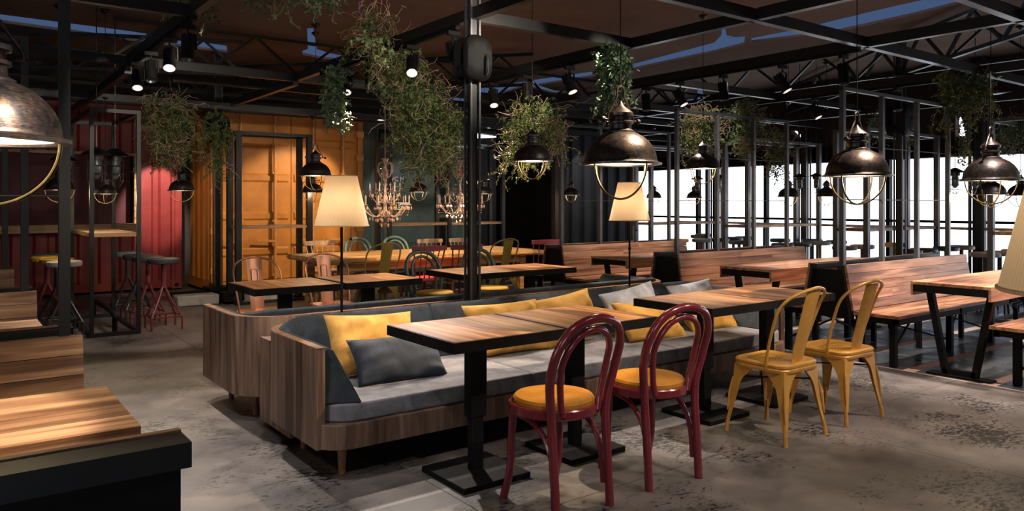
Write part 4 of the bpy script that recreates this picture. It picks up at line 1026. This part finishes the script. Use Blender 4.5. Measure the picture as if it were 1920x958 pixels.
# ================================================================== TRACK SPOTLIGHTS
def spotlight(x, y, z, target, lit, label, power=60, size=36, col=WARM):
    """z = height of pivot; body points at target"""
    t = thing('track_spotlight', label, 'spotlight', (x, y, z), 0, 'black track spotlights')
    d = (Vector(target) - Vector((x, y, z))).normalized()
    G().box(-0.055, 0.055, -0.018, 0.018, BZ - z - 0.065, BZ - z - 0.03).obj('track_adapter', M['black'], t, 0.003)
    G().tube([(0, 0, BZ - z - 0.06), (0.0, 0, BZ - z - 0.09), (0.055, 0, BZ - z - 0.10), (0.058, 0, 0.0), (0.04, 0, 0)], 0.009, 6).obj('bracket', M['black'], t)
    q = d.to_track_quat('Z', 'Y').to_matrix().to_4x4()
    b = G().lathe([(0.018, -0.095), (0.042, -0.09), (0.042, 0.0), (0.044, 0.0), (0.05, 0.085), (0.046, 0.085), (0.042, 0.06)], 20, cap=False).lathe([(0.002, -0.095), (0.018, -0.095)], 20, cap=False)
    for k in range(10):
        a = 2 * PI * k / 10; b.beam((0.042 * math.cos(a), 0.042 * math.sin(a), -0.10), (0.042 * math.cos(a), 0.042 * math.sin(a), -0.01), 0.008, 0.008)
    b.xf(q).obj('lamp_head', M['black'], t)
    G().lathe([(0.022, 0.045), (0.040, 0.088), (0.044, 0.088)], 20, cap=False).xf(q).obj('reflector', M['spot_refl'] if lit else M['grey_post'], t)
    G().lathe([(0.001, 0.046), (0.023, 0.046), (0.023, 0.048), (0.001, 0.048)], 14).xf(q).obj('lens', M['spot_glow'] if lit else M['black'], t)
    if power:
        p = Vector((x, y, z)) + d * 0.11
        spot(p, target, power, size, col)
    return t
tz = 2.44
trk = [G().box(1.40 - .018, 1.40 + .018, 5.6, 7.9, BZ - 0.03, BZ - .001), G().box(3.05 - .018, 3.05 + .018, 4.75, 7.3, BZ - 0.03, BZ - .001), G().box(4.70 - .018, 4.70 + .018, 4.7, 7.2, BZ - 0.03, BZ - .001), G().box(6.26 - .018, 6.26 + .018, 3.4, 6.2, BZ - 0.03, BZ - .001), G().box(8.52 - .018, 8.52 + .018, 3.4, 7.2, BZ - 0.03, BZ - .001)]
for g_ in trk: trim(g_, 'black')
CW = (1.0, 0.87, 0.76)
SPOTS = [  # x, y, aim, lit, label, power, cone, colour
 (1.40, 7.56, (1.15, 6.3, 0.0), 1, 'lit spotlight at the left end of the left track, lowest of four', 160, 50, WARM),
 (1.40, 7.00, (1.35, 6.4, 1.0), 0, 'unlit spotlight second from left on the left track', 0, 40, WARM),
 (1.40, 6.33, (1.0, 4.9, 0.0), 1, 'lit spotlight third from left on the left track', 230, 52, CW),
 (1.40, 5.78, (1.3, 5.6, 1.0), 0, 'unlit ribbed spotlight nearest on the left track', 0, 50, WARM),
 (3.05, 6.70, (2.6, 5.75, 0.7), 1, 'lit spotlight beside the thin ivy column', 340, 52, WARM),
 (3.05, 6.20, (3.05, 6.0, 0.7), 0, 'unlit spotlight among leaves on the middle left track', 0, 50, WARM),
 (3.05, 5.44, (2.2, 3.95, 0.4), 1, 'lit spotlight inside the big hanging greenery', 260, 42, CW),
 (3.05, 4.81, (2.95, 4.3, 1.4), 0, 'unlit ribbed spotlight left of the hoist on the central post', 0, 52, WARM),
 (4.70, 6.62, (4.4, 5.8, 0.7), 1, 'lit narrow spotlight right of the central post', 360, 52, WARM),
 (4.70, 6.03, (4.7, 5.9, 0.7), 0, 'unlit spotlight above the dark vine', 0, 40, WARM),
 (4.70, 5.38, (5.0, 4.45, 0.4), 1, 'lit spotlight left of the ivy curtain, above the central pendant', 330, 42, CW),
 (6.26, 5.87, (6.2, 5.6, 0.6), 0, 'unlit spotlight right of the central pendant, first on the right track', 0, 54, CW),
 (6.26, 5.38, (6.7, 4.4, 0.6), 1, 'lit spotlight second on the right track', 230, 60, CW),
 (6.26, 4.82, (6.3, 4.6, 0.6), 0, 'unlit spotlight third on the right track', 0, 58, CW),
 (6.26, 4.15, (6.75, 3.1, 0.5), 1, 'lit large spotlight on the right track, tilted to the right', 340, 60, CW),
 (6.26, 3.55, (6.1, 3.35, 0.6), 0, 'unlit ribbed spotlight at the crossing of the right beams', 0, 58, CW),
 (8.52, 6.2, (8.3, 5.9, 0.5), 0, 'unlit spotlight hanging far right above the small brown pendant', 0, 50, CW),
 (8.52, 5.2, (8.75, 4.2, 0.7), 1, 'lit spotlight behind the bench posts at right', 120, 56, CW),
 (8.52, 4.2, (8.3, 3.9, 0.5), 0, 'unlit spotlight beside the right column hoist', 0, 50, CW),
]
for x, y, tg, lit, l, p, sz, c in SPOTS: spotlight(x, y, 2.50, tg, lit, l, p, sz, c)
spot((4.30, 4.6, 2.66), (4.1, 3.9, 0.4), 380, 50, CW, rad=0.012); spot((2.6, 4.7, 2.66), (2.5, 3.85, 0.4), 250, 44, CW, rad=0.012); spot((2.3, 5.4, 2.66), (2.5, 5.9, 0.75), 200, 46, WARM, rad=0.012)  # spots without fittings, added to brighten the sofa seats and a far table
# more spots without fittings; most are added to brighten tables, floor and walls
spot((3.50, 2.70, 2.66), (2.5, 3.25, 0.75), 430, 38, (1, .76, .50), rad=0.012)
spot((5.2, 2.4, 2.66), (4.65, 3.3, 0.75), 360, 40, (1, .80, .60), rad=0.012)
spot((0.7, 1.6, 2.66), (-0.3, 2.65, 0.75), 430, 34, (1, .82, .64), rad=0.012)
spot((1.4, 3.5, 2.66), (1.0, 4.9, 0.0), 120, 56, CW, rad=0.012)
spot((0.3, 3.0, 2.66), (1.5, 3.9, 0.3), 110, 48, (.92, .93, 1), rad=0.012)  # cool fill added for the outer end of the sofa arm
spot((5.6, 1.2, 2.66), (5.7, 2.3, 0.0), 260, 62, (1, .82, .72), rad=0.012)
spot((3.2, 0.9, 2.66), (3.3, 2.0, 0.0), 150, 64, (1, .86, .74), rad=0.012)
spot((4.5, 0.9, 2.66), (3.4, 3.4, 0.3), 150, 46, (1, .84, .7), rad=0.012)
spot((1.2, 1.0, 2.66), (1.6, 2.6, 0.0), 50, 70, (0.95, .93, 1), rad=0.012)
spot((6.6, 2.4, 2.66), (7.1, 2.7, 0.75), 240, 60, CW, rad=0.012)
spot((7.4, 6.6, 2.66), (7.2, 7.1, 0.7), 190, 64, CW); spot((8.4, 2.4, 2.66), (7.9, 3.2, 0.2), 260, 66, (0.85, 0.92, 1.0), rad=0.012); spot((7.2, 1.2, 2.66), (7.0, 2.3, 0.0), 200, 60, (1, .86, .8), rad=0.012); spot((7.4, 4.9, 2.66), (7.4, 5.0, 0.7), 160, 66, CW)  # added for benches and slate floor, one bluish in place of daylight
spot((4.6, 7.4, 2.62), (4.7, 8.8, 0.73), 480, 50, (1.0, 0.72, 0.42)); spot((6.0, 7.4, 2.62), (5.9, 8.8, 0.73), 330, 46, (1.0, 0.72, 0.42))
spot((2.6, 11.6, 2.66), (2.66, 12.9, 1.45), 520, 32, (1, .78, .68), blend=0.5); spot((-0.5, 11.3, 2.66), (-0.6, 12.9, 1.2), 60, 60)  # unseen spots added for the red container wall
spot((5.3, 10.1, 2.64), (4.5, 11.9, 1.3), 300, 54, (1.0, 0.74, 0.46), blend=0.5); spot((2.4, 10.3, 2.6), (3.2, 12.2, 1.2), 90, 40, (1.0, 0.74, 0.46))
spot((7.2, 10.2, 2.62), (7.2, 12.9, 1.0), 130, 50, (0.85, 1.0, 0.95)); spot((9.3, 9.7, 2.6), (9.4, 10.4, 1.9), 60, 44, (1, .8, .68)); spot((4.9, 7.9, 2.7), (5.3, 9.2, 1.5), 55, 44, CW)
spot((1.9, 7.6, 2.66), (2.0, 9.0, 0.0), 120, 60, CW)
# spots without fittings, added to brighten the greenery
spot((3.6, 3.6, 2.66), (3.0, 5.6, 2.3), 80, 60, (1, .9, .75)); spot((4.9, 3.4, 2.66), (4.7, 5.5, 2.3), 70, 60, (1, .9, .75)); spot((1.6, 5.6, 2.6), (2.0, 8.2, 2.1), 130, 50, (1, .9, .75)); spot((4.2, 4.9, 2.66), (4.7, 7.4, 2.05), 110, 50, (1, .85, .7)); spot((2.4, 3.4, 2.66), (2.9, 5.8, 2.5), 60, 50, (1, .88, .75))
spot((6.3, 4.6, 2.6), (7.2, 6.6, 2.1), 110, 60, (1, .9, .8))

# ================================================================== COLUMNS WITH SPEAKERS
def column(x, y, z0, label, spz=2.42, w=0.0875, base=False, cap=False):
    t = thing('truss_column', label, 'column', (x, y, z0))
    h = CEIL - z0; r = w / 2
    G().box(-r * .62, r * .62, -r * .62, r * .62, 0.012, h).obj('core', M['beam'], t, smooth=False)
    for sx in (-1, 1):
        for sy in (-1, 1): G().box(*sorted((sx * r * .68, sx * r)), *sorted((sy * r * .68, sy * r)), 0.012, h).obj('corner_profile', M['grey_post'], t, smooth=False)
    G().box(-r * 1.4, r * 1.4, -r * 1.4, r * 1.4, 0, 0.012).obj('foot_plate', M['beam'], t)
    if cap: G().lathe([(0.17, 0), (0.17, 0.015), (0.05, 0.02)], 20, (0, 0, h - 0.55)).obj('collar', M['grey_post'], t)
    if base:
        for s in (-1, 1):
            G().beam((0, 0, 0.10), (s * 0.62, 0, 0.10), 0.12, 0.12).obj('base_beam', M['black'], t)
            G().beam((0, 0, 0.10), (0, s * 0.55, 0.10), 0.12, 0.12).obj('base_beam', M['black'], t)
        G().box(-0.16, 0.16, -0.16, 0.16, 0.16, 0.20).obj('base_plate', M['black'], t)
    return t
def speaker(x, y, z, label, s=1.0):
    t = thing('hoist_block', label, 'hoist', (x, y, z), 0, 'black hoist blocks on the columns')
    def ring(yy, k): return [(math.copysign(abs(math.cos(a)) ** 0.6, math.cos(a)) * 0.12 * s * k, yy * s, math.copysign(abs(math.sin(a)) ** 0.6, math.sin(a)) * 0.165 * s * k) for a in [2 * PI * i / 28 for i in range(28)]]
    for sd in (-1, 1):
        G().loft([ring(sd * 0.058, 1.0), ring(sd * 0.085, 0.97), ring(sd * 0.10, 0.85), ring(sd * 0.104, 0.5)]).obj('side_shell', M['black'], t)
        G().tube([(0.05 * s, sd * 0.105 * s, -0.12 * s), (0.05 * s, sd * 0.125 * s, -0.10 * s), (0.05 * s, sd * 0.125 * s, 0.0), (0.05 * s, sd * 0.105 * s, 0.02 * s)], 0.009 * s, 6).obj('handle', M['grey_post'], t)
    for sx in (-1, 1): G().box(*sorted((sx * 0.062 * s, sx * 0.10 * s)), -0.059 * s, 0.059 * s, -0.13 * s, -0.05 * s).obj('bridge', M['black'], t)
    return t
column(3.05, 4.555, 0.56, 'central black truss column rising between the two sofas')
speaker(3.05, 4.555, 2.42, 'black hoist block on the central column')
column(3.09, 11.1, 0.0, 'black truss column with cross foot at the yellow container corner', w=0.11, base=True)
speaker(3.09, 11.1, 2.43, 'black hoist block on the column at the yellow container corner', 1.25)
column(9.6, 4.7, 0.0, 'dark truss column behind the bench posts at right, white flange near its top', w=0.11, cap=True)
speaker(9.6, 4.7, 2.42, 'black hoist block on the right column', 1.25)
column(12.05, 9.45, 0.0, 'thick dark column against the window next to the navy container', w=0.16)
column(12.05, 7.55, 0.0, 'thick dark column against the window behind the hanging vine', w=0.16)
column(12.05, 4.75, 0.0, 'widest dark column against the window, right of the right truss column', w=0.22)
for i, (x, y, l) in enumerate(((2.38, 10.83, 'concrete ballast block left of the column foot'), (3.22, 10.83, 'concrete ballast block right of the column foot'))):
    tag(G().box(-0.27, 0.27, -0.15, 0.15, 0, 0.14).obj('concrete_block', M['concrete_block'], None, 0.02, loc=(x + 0.35, y - 0.0, 0)), l, 'block', 'concrete ballast blocks')
# small column brackets
t = thing('leaning_column_frame', 'tall dark container corner posts left of the farthest bench', 'frame', (8.7, 10.2, 0))
G().box(-0.12, -0.04, 0, 0.08, 0, 2.9).obj('post', M['dark_wall'], t); G().box(0.0, 0.05, 0, 0.06, 0, 2.9).obj('post', M['beam'], t)
# ================================================================== CONTAINERS
def corr(L, z0, z1, pitch=0.28, depth=0.036):
    """corrugated sheet in the XZ plane, ridges towards -Y; returns profile points"""
    pts = []; x = 0
    while x < L - 1e-4:
        for dx, dy in ((0, 0), (0.07, 0), (0.105, -depth), (0.245, -depth)):
            if x + dx <= L: pts.append((x + dx, dy))
        x += pitch
    pts.append((L, 0)); return pts
def corr_sheet(L, z0, z1, **k):
    p = corr(L, z0, z1, **k); g = G()
    g.loft([[(x, y, z0), (x, y, z1), (x, y + 0.004, z1), (x, y + 0.004, z0)] for x, y in p]); return g
def casting(t, mat, x, y, z):
    g = G().box(x - 0.08, x + 0.08, y - 0.08, y + 0.08, z - 0.06, z + 0.06).obj('corner_casting', M[mat], t, 0.006)
    G().lathe([(0.001, 0), (0.034, 0), (0.034, 0.004), (0.001, 0.004)], 14).xf(Matrix.Translation((x, y - 0.081, z)) @ Matrix.Rotation(R(90), 4, 'X')).obj('casting_hole', M['black'], g)
# red container, long side facing the camera, with serving window
H = 2.93
t = thing('red_container', 'dark red corrugated shipping container with a wooden framed serving window', 'container', (-4.1, 12.95, 0))
L = 7.14
WX0, WX1 = 1.2, 6.44    # window opening
corr_sheet(L - WX1 - 0.1, 0.16, H - 0.12).xf(Matrix.Translation((WX1, 0, 0))).obj('side_wall', M['red_steel'], t, smooth=False)
corr_sheet(WX1, 0.16, 0.93).obj('side_wall', M['red_steel'], t, smooth=False)
corr_sheet(WX1, 2.13, H - 0.12).obj('side_wall', M['red_steel'], t, smooth=False)
G().box(0, L, -0.03, 0.03, 0.04, 0.16).obj('bottom_rail', M['red_steel'], t); G().box(0, L, -0.03, 0.03, H - 0.12, H).obj('top_rail', M['red_steel'], t)
G().box(L - 0.1, L, -0.035, 0.1, 0.1, H).obj('corner_post', M['red_steel'], t)
casting(t, 'red_steel', L - 0.08, 0.03, 0.08)
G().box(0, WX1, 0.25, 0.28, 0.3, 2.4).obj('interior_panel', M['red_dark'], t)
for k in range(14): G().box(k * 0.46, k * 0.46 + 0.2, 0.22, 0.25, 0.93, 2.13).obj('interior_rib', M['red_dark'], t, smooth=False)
G().box(WX0, WX1 + 0.05, -0.07, 0.05, 2.11, 2.15).box(WX1, WX1 + 0.05, -0.07, 0.05, 0.95, 2.11).obj('window_frame', M['counter_wood'], t)
G().box(WX0, WX1 + 0.04, -0.38, 0.05, 0.955, 1.07).obj('serving_shelf', M['counter_wood'], t)
G().box(0, L, 0, 0.4, H, H + 0.01).obj('roof', M['red_steel'], t)
# yellow container: doors face the camera, side faces the red one
t = thing('yellow_container', 'mustard yellow shipping container with closed doors and vertical lock rods', 'container', (3.22, 11.9, 0))
Wd = 2.5; H = 2.92
G().box(0, 0.10, 0, 0.12, 0.1, H - 0.1).obj('corner_post', M['yellow_steel'], t, 0.004); G().box(Wd - 0.10, Wd, 0, 0.12, 0.1, H - 0.1).obj('corner_post', M['yellow_steel'], t, 0.004)
G().box(0, Wd, 0.0, 0.1, H - 0.13, H).obj('door_header', M['yellow_steel'], t, 0.004); G().box(0, Wd, 0.0, 0.1, 0.04, 0.17).obj('door_sill', M['yellow_steel'], t, 0.004)
for x in (0.08, Wd - 0.08):
    for z in (0.06, H - 0.06): casting(t, 'yellow_steel', x, 0.07, z)
corr_sheet(1.2, 0.2, H - 0.14, pitch=0.30).xf(Matrix.Translation((0.03, 1.3, 0)) @ Matrix.Rotation(R(-90), 4, 'Z')).obj('side_wall', M['yellow_steel'], t, smooth=False)
G().box(0.0, 0.06, 0.12, 1.4, 0.05, 0.2).obj('bottom_rail', M['yellow_steel'], t); G().box(0.0, 0.06, 0.12, 1.4, H - 0.12, H).obj('top_rail', M['yellow_steel'], t)
G().box(Wd - 0.04, Wd, 0.1, 1.4, 0.1, H).obj('side_wall', M['yellow_steel'], t); G().box(0, Wd, 0.1, 1.4, H, H + 0.01).obj('roof', M['yellow_steel'], t)
for k, (a, b_) in enumerate(((0.10, 1.245), (1.255, 2.40))):
    d = G().box(a, b_, 0.03, 0.07, 0.18, H - 0.14).obj('door', M['yellow_steel'], t, 0.003)
    for z in (0.62, 1.18, 1.78, 2.36):
        G().hexa([(a + 0.03, 0.03, z - 0.07), (b_ - 0.04, 0.03, z - 0.07), (b_ - 0.06, 0.008, z - 0.04), (a + 0.05, 0.008, z - 0.04), (a + 0.03, 0.03, z + 0.07), (b_ - 0.04, 0.03, z + 0.07), (b_ - 0.06, 0.008, z + 0.04), (a + 0.05, 0.008, z + 0.04)]).obj('door_rib', M['yellow_steel'], d, smooth=False)
    for x in (a + 0.33, a + 0.86):
        G().cyl(x, -0.045, 0.12, H - 0.05, 0.026, 10).obj('lock_rod', M['yellow_rod'], d)
        bk = G()
        for z in (0.25, 0.72, 1.10, 1.86, 2.3, 2.78): bk.box(x - 0.045, x + 0.045, -0.06, 0.03, z - 0.02, z + 0.02)
        bk.box(x - 0.02, x + 0.02, -0.065, -0.04, 1.07, 1.10)
        bk.obj('rod_bracket', M['yellow_rod'], d, 0.003)
        G().beam((x, -0.06, 0.78), (x - 0.30, -0.06, 0.80), 0.012, 0.035).obj('door_handle', M['yellow_rod'], d)
for s in (0, 1):
    for z in (0.35, 0.95, 1.55, 2.15, 2.55):
        x = 0.06 if s == 0 else Wd - 0.06
        G().box(x - 0.07, x + 0.07, -0.012, 0.02, z - 0.05, z + 0.05).obj('hinge', M['yellow_rod'], t, 0.003)
# green container with door and window
t = thing('green_container', 'grey green container with an entrance door, behind the left chandelier', 'container', (5.80, 12.9, 0))
corr_sheet(0.72, 0.05, 2.9).obj('side_wall', M['green_steel'], t, smooth=False)
corr_sheet(0.5, 0.05, 2.9).xf(Matrix.Translation((2.2, 0, 0))).obj('side_wall', M['green_steel'], t, smooth=False)
G().box(0, 2.7, -0.04, 0.05, 2.78, 2.9).obj('top_rail', M['green_steel'], t)
d = G().box(0.75, 1.95, -0.02, 0.03, 0.05, 2.7).obj('door', M['green_steel'], t)
G().box(0.80, 1.88, -0.035, -0.02, 0.62, 1.15).obj('door_panel', M['green_steel'], d); G().box(0.80, 1.88, -0.035, -0.02, 1.45, 2.6).obj('door_panel', M['green_steel'], d)
for z in (1.12, 1.46): G().tube([(1.98, -0.06, z), (2.24, -0.06, z)], 0.045, 10).obj('hinge', M['green_steel'], t)
def text(body, loc, size, mat, parent, name='lettering', ext=0.003):
    c = bpy.data.curves.new('lettering', 'FONT'); c.body = body; c.size = size; c.extrude = ext; c.align_x = 'CENTER'; c.offset = 0.004
    o = bpy.data.objects.new('tmp', c); COL.objects.link(o); dg = bpy.context.evaluated_depsgraph_get()
    me = bpy.data.meshes.new_from_object(o.evaluated_get(dg)); bpy.data.objects.remove(o)
    me.materials.clear(); me.materials.append(mat)
    q = bpy.data.objects.new(name, me); COL.objects.link(q); q.parent = parent; q.location = loc; q.rotation_euler = (R(90), 0, 0); return q
M['sign_yellow'] = emit('sign_yellow', (0.85, 0.50, 0.04), 0.35); M['sign_white'] = emit('sign_white', (0.85, 0.80, 0.62), 0.6); M['sign_black'] = paint('sign_black', (0.01, 0.01, 0.01), 0.6)
M['chalk'] = paint('chalk_lettering', (0.55, 0.42, 0.36), 0.8)
s = thing('steak_sign', 'small yellow and white sign reading STEAK behind the left chandelier', 'sign', (6.68, 12.82, 1.26))
G().box(-0.02, 0.20, -0.01, 0.02, 0, 0.135).obj('sign_board', M['sign_yellow'], s); G().box(0.20, 0.44, -0.01, 0.02, 0, 0.135).obj('sign_board', M['sign_white'], s)
text('STEaK', (0.21, -0.014, 0.02), 0.135, M['sign_black'], s)
s = thing('menu_lettering', 'faint pink lettering WC M... on the dark green door above the sign', 'lettering', (6.86, 12.84, 1.66))
text('...WC M...', (0, 0, 0.14), 0.12, M['chalk'], s); text('..  --', (-0.02, 0, 0.02), 0.08, M['chalk'], s)
# navy container
t = thing('navy_container', 'dark navy corrugated container behind the farthest bench, left of the windows', 'container', (8.85, 10.45, 0))
corr_sheet(2.05, 0.05, 2.75, pitch=0.30, depth=0.05).xf(Matrix.Translation((-0.1, 0, 0))).obj('side_wall', M['navy_steel'], t, smooth=False)
G().box(-0.15, 2.0, 0, 0.08, 2.75, 2.88).obj('top_rail', M['navy_steel'], t)
G().box(-0.15, -0.1, 0, 1.7, 0, 2.88).obj('end_wall', M['black'], t); G().box(1.92, 2.03, -0.05, 0.1, 0, 2.75).obj('corner_post', M['grey_post'], t)
G().box(-0.1, 2.0, 0.02, 1.7, 2.8, 2.86).obj('roof', M['navy_steel'], t)

# ================================================================== HANGING PLANTS
def plant(name, label, blobs, nleaf, leaf=0.022, mats=('leaf',), twigs=60, strands=14, seed=0, drop=0.25, cat='plant', twig_bias=0.3, bright=None):
    """blobs: list of (x,y,z,rx,ry,rz) ellipsoids in world coordinates"""
    rnd = random.Random(seed)
    b0 = blobs[0]; t = thing(name, label, cat, (b0[0], b0[1], max(b[2] + b[5] for b in blobs)), 0, 'hanging plants on the beams')
    ox, oy, oz = t.location
    vols = [b[3] * b[4] * b[5] for b in blobs]; tot = sum(vols)
    G_ = {m: G() for m in mats}
    if bright: G_['variegated'] = G()
    def leafat(p, m, s):
        g = G_[m]; n = Vector((rnd.gauss(0, 1), rnd.gauss(0, 1), rnd.gauss(0, 1))).normalized(); a = n.orthogonal().normalized()
        a = Matrix.Rotation(rnd.uniform(0, 6.28), 3, n) @ a; c = n.cross(a); b = len(g.v)
        g.v += [tuple(p - a * s), tuple(p + c * s * 0.45), tuple(p + a * s), tuple(p - c * s * 0.45)]; g.f.append((b, b + 1, b + 2, b + 3))
    # leaves cluster along short sprigs so that the mass reads as foliage
    ns = max(1, nleaf // 14)
    for i in range(ns):
        r_ = rnd.uniform(0, tot); k = 0
        while r_ > vols[k] and k < len(blobs) - 1: r_ -= vols[k]; k += 1
        b = blobs[k]
        u = Vector((rnd.gauss(0, 1), rnd.gauss(0, 1), rnd.gauss(0, 1))).normalized() * (rnd.random() ** 0.45)
        p = Vector((b[0] + u.x * b[3] - ox, b[1] + u.y * b[4] - oy, b[2] + u.z * b[5] - oz))
        d = Vector((u.x * 0.6 + rnd.gauss(0, .5), u.y * 0.6 + rnd.gauss(0, .5), rnd.gauss(-0.45, .5))).normalized()
        m = rnd.choice(mats); s = leaf * rnd.uniform(0.6, 1.2)
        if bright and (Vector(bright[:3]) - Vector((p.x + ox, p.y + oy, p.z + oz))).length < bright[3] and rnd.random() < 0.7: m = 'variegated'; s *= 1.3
        for q in range(14):
            p = p + d * leaf * (0.55 if 'ivy' not in name else 0.3); d = (d + Vector((rnd.gauss(0, .25), rnd.gauss(0, .25), rnd.gauss(-.06, .25)))).normalized()
            leafat(p + Vector((rnd.gauss(0, .35), rnd.gauss(0, .35), rnd.gauss(0, .35))) * leaf, m, s)
    # trailing strands
    tw = G()
    def strand(p, d, n, r, step, leaves):
        pts = [p.copy()]
        for q in range(n):
            d = (d + (Vector((0, 0, -0.8)) if 'ivy' in name and leaves else Vector()) + Vector((rnd.gauss(0, .45), rnd.gauss(0, .45), rnd.gauss(-0.12 if leaves else 0, .4)))).normalized(); p = p + d * step; pts.append(p.copy())
            if leaves:
                for _ in range(3): leafat(p + Vector((rnd.gauss(0, .6), rnd.gauss(0, .6), rnd.gauss(0, .6))) * leaf, rnd.choice(mats), leaf * rnd.uniform(.6, 1.1))
        tw.tube(pts, r, 3)
    for i in range(strands):
        b = rnd.choice(blobs); a = rnd.uniform(0, 6.28)
        p = Vector((b[0] + b[3] * math.cos(a) * .8 - ox, b[1] + b[4] * math.sin(a) * .8 - oy, b[2] - b[5] * rnd.uniform(-.2, .9) - oz))
        strand(p, Vector((math.cos(a) * .5, math.sin(a) * .5, -0.6)), int(drop / 0.03 * rnd.uniform(.4, 1.1)) + 2, 0.002, 0.03, True)
    for i in range(twigs):
        b = rnd.choice(blobs); u = Vector((rnd.gauss(0, 1), rnd.gauss(0, 1), rnd.gauss(twig_bias, 0.7))).normalized() * rnd.uniform(0.6, 1.05)
        p = Vector((b[0] + u.x * b[3] - ox, b[1] + u.y * b[4] - oy, b[2] + u.z * b[5] - oz))
        strand(p, Vector((rnd.gauss(0, 1), rnd.gauss(0, 1), rnd.gauss(0, 1))).normalized(), 8, 0.0022, 0.03, False)
    for m, g in G_.items():
        if g.v: g.obj('foliage', M[m], t, kind='stuff', smooth=False, fix=False)
    if tw.v: tw.obj('stems', M['twig'], t, kind='stuff', smooth=False, fix=False)
    return t
plant('hanging_vine', 'round ball of moss green vine with pale dry twigs before the red container', [(2.03, 9.22, 2.35, 0.27, 0.27, 0.3), (2.03, 9.22, 2.02, 0.2, 0.2, 0.21)], 5200, leaf=0.016, twigs=150, strands=34, seed=1, drop=0.35)
plant('hanging_vine', 'thin green vine hanging around the column at the yellow container corner', [(2.74, 9.94, 2.27, 0.18, 0.18, 0.34), (2.75, 9.93, 1.86, 0.13, 0.13, 0.14)], 2600, leaf=0.016, twigs=20, strands=24, seed=2, drop=0.3)
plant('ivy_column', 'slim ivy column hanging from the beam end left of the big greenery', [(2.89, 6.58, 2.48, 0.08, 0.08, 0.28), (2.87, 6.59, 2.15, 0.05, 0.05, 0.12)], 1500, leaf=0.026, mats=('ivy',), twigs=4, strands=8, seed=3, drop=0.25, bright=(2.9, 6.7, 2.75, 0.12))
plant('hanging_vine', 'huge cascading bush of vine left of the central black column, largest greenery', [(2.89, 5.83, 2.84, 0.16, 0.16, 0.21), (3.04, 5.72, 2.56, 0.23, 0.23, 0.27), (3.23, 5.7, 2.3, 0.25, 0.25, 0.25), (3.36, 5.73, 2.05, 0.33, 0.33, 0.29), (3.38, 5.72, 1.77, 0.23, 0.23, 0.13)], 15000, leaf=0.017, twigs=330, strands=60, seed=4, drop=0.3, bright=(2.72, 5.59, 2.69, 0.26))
plant('hanging_vine', 'dark vine bush hanging behind the pendant left of the central pendant', [(4.73, 5.95, 2.19, 0.31, 0.31, 0.27), (4.61, 6.05, 1.92, 0.2, 0.2, 0.21), (4.9, 5.83, 2.03, 0.11, 0.11, 0.16)], 6500, leaf=0.016, twigs=150, strands=40, seed=5, drop=0.3)
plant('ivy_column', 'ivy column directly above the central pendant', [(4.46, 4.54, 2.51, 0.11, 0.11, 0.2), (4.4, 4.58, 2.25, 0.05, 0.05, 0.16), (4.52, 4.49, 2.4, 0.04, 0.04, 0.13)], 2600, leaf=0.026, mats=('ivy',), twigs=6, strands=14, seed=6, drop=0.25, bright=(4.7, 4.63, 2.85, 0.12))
plant('hanging_vine', 'brownish vine bush above the pendant between divider posts', [(7.09, 5.81, 2.22, 0.24, 0.24, 0.33)], 3800, leaf=0.017, twigs=110, strands=24, seed=7, drop=0.2)
plant('hanging_vine', 'blue green vine bush right of the brownish one, by the second divider post', [(7.61, 5.55, 2.35, 0.22, 0.22, 0.3), (7.62, 5.54, 2.08, 0.13, 0.13, 0.13)], 3600, leaf=0.017, mats=('leaf', 'ivy'), twigs=50, strands=26, seed=8, drop=0.25)
plant('hanging_vine', 'narrow green vine before the dark window column, above a small pendant', [(8.45, 5.67, 2.04, 0.14, 0.14, 0.35)], 2200, leaf=0.017, twigs=40, strands=18, seed=9, drop=0.15)
plant('hanging_vine', 'light green leaves behind the hoist block of the right column', [(10.35, 5.37, 2.44, 0.12, 0.12, 0.24), (10.64, 5.16, 2.26, 0.07, 0.07, 0.09)], 900, leaf=0.02, mats=('ivy',), twigs=20, strands=5, seed=10, drop=0.15)
plant('ivy_curtain', 'wide ivy curtain left of the pendant cable at right', [(8.23, 3.52, 2.55, 0.1, 0.1, 0.26), (8.36, 3.42, 2.46, 0.09, 0.09, 0.31), (8.5, 3.33, 2.6, 0.09, 0.09, 0.23), (8.23, 3.53, 2.23, 0.04, 0.04, 0.14), (8.36, 3.43, 2.08, 0.04, 0.04, 0.18)], 3600, leaf=0.024, mats=('ivy', 'leaf'), twigs=8, strands=26, seed=11, drop=0.3)
plant('hanging_vine', 'dim vine bush at the right frame edge', [(10.5, 3.76, 2.24, 0.16, 0.16, 0.26)], 1800, leaf=0.018, mats=('ivy', 'leaf'), twigs=30, strands=14, seed=12, drop=0.2)
plant('beam_greenery', 'sprigs of green vine lying on the left beam at the top edge', [(1.56, 6.32, 3.02, 0.15, 0.1, 0.1)], 700, leaf=0.018, mats=('ivy',), twigs=12, strands=14, seed=13, drop=0.2)
plant('beam_greenery', 'sprigs of green vine trailing at the top edge above the light slot', [(2.08, 5.44, 2.98, 0.34, 0.1, 0.1)], 900, leaf=0.018, mats=('ivy',), twigs=10, strands=26, seed=14, drop=0.25)
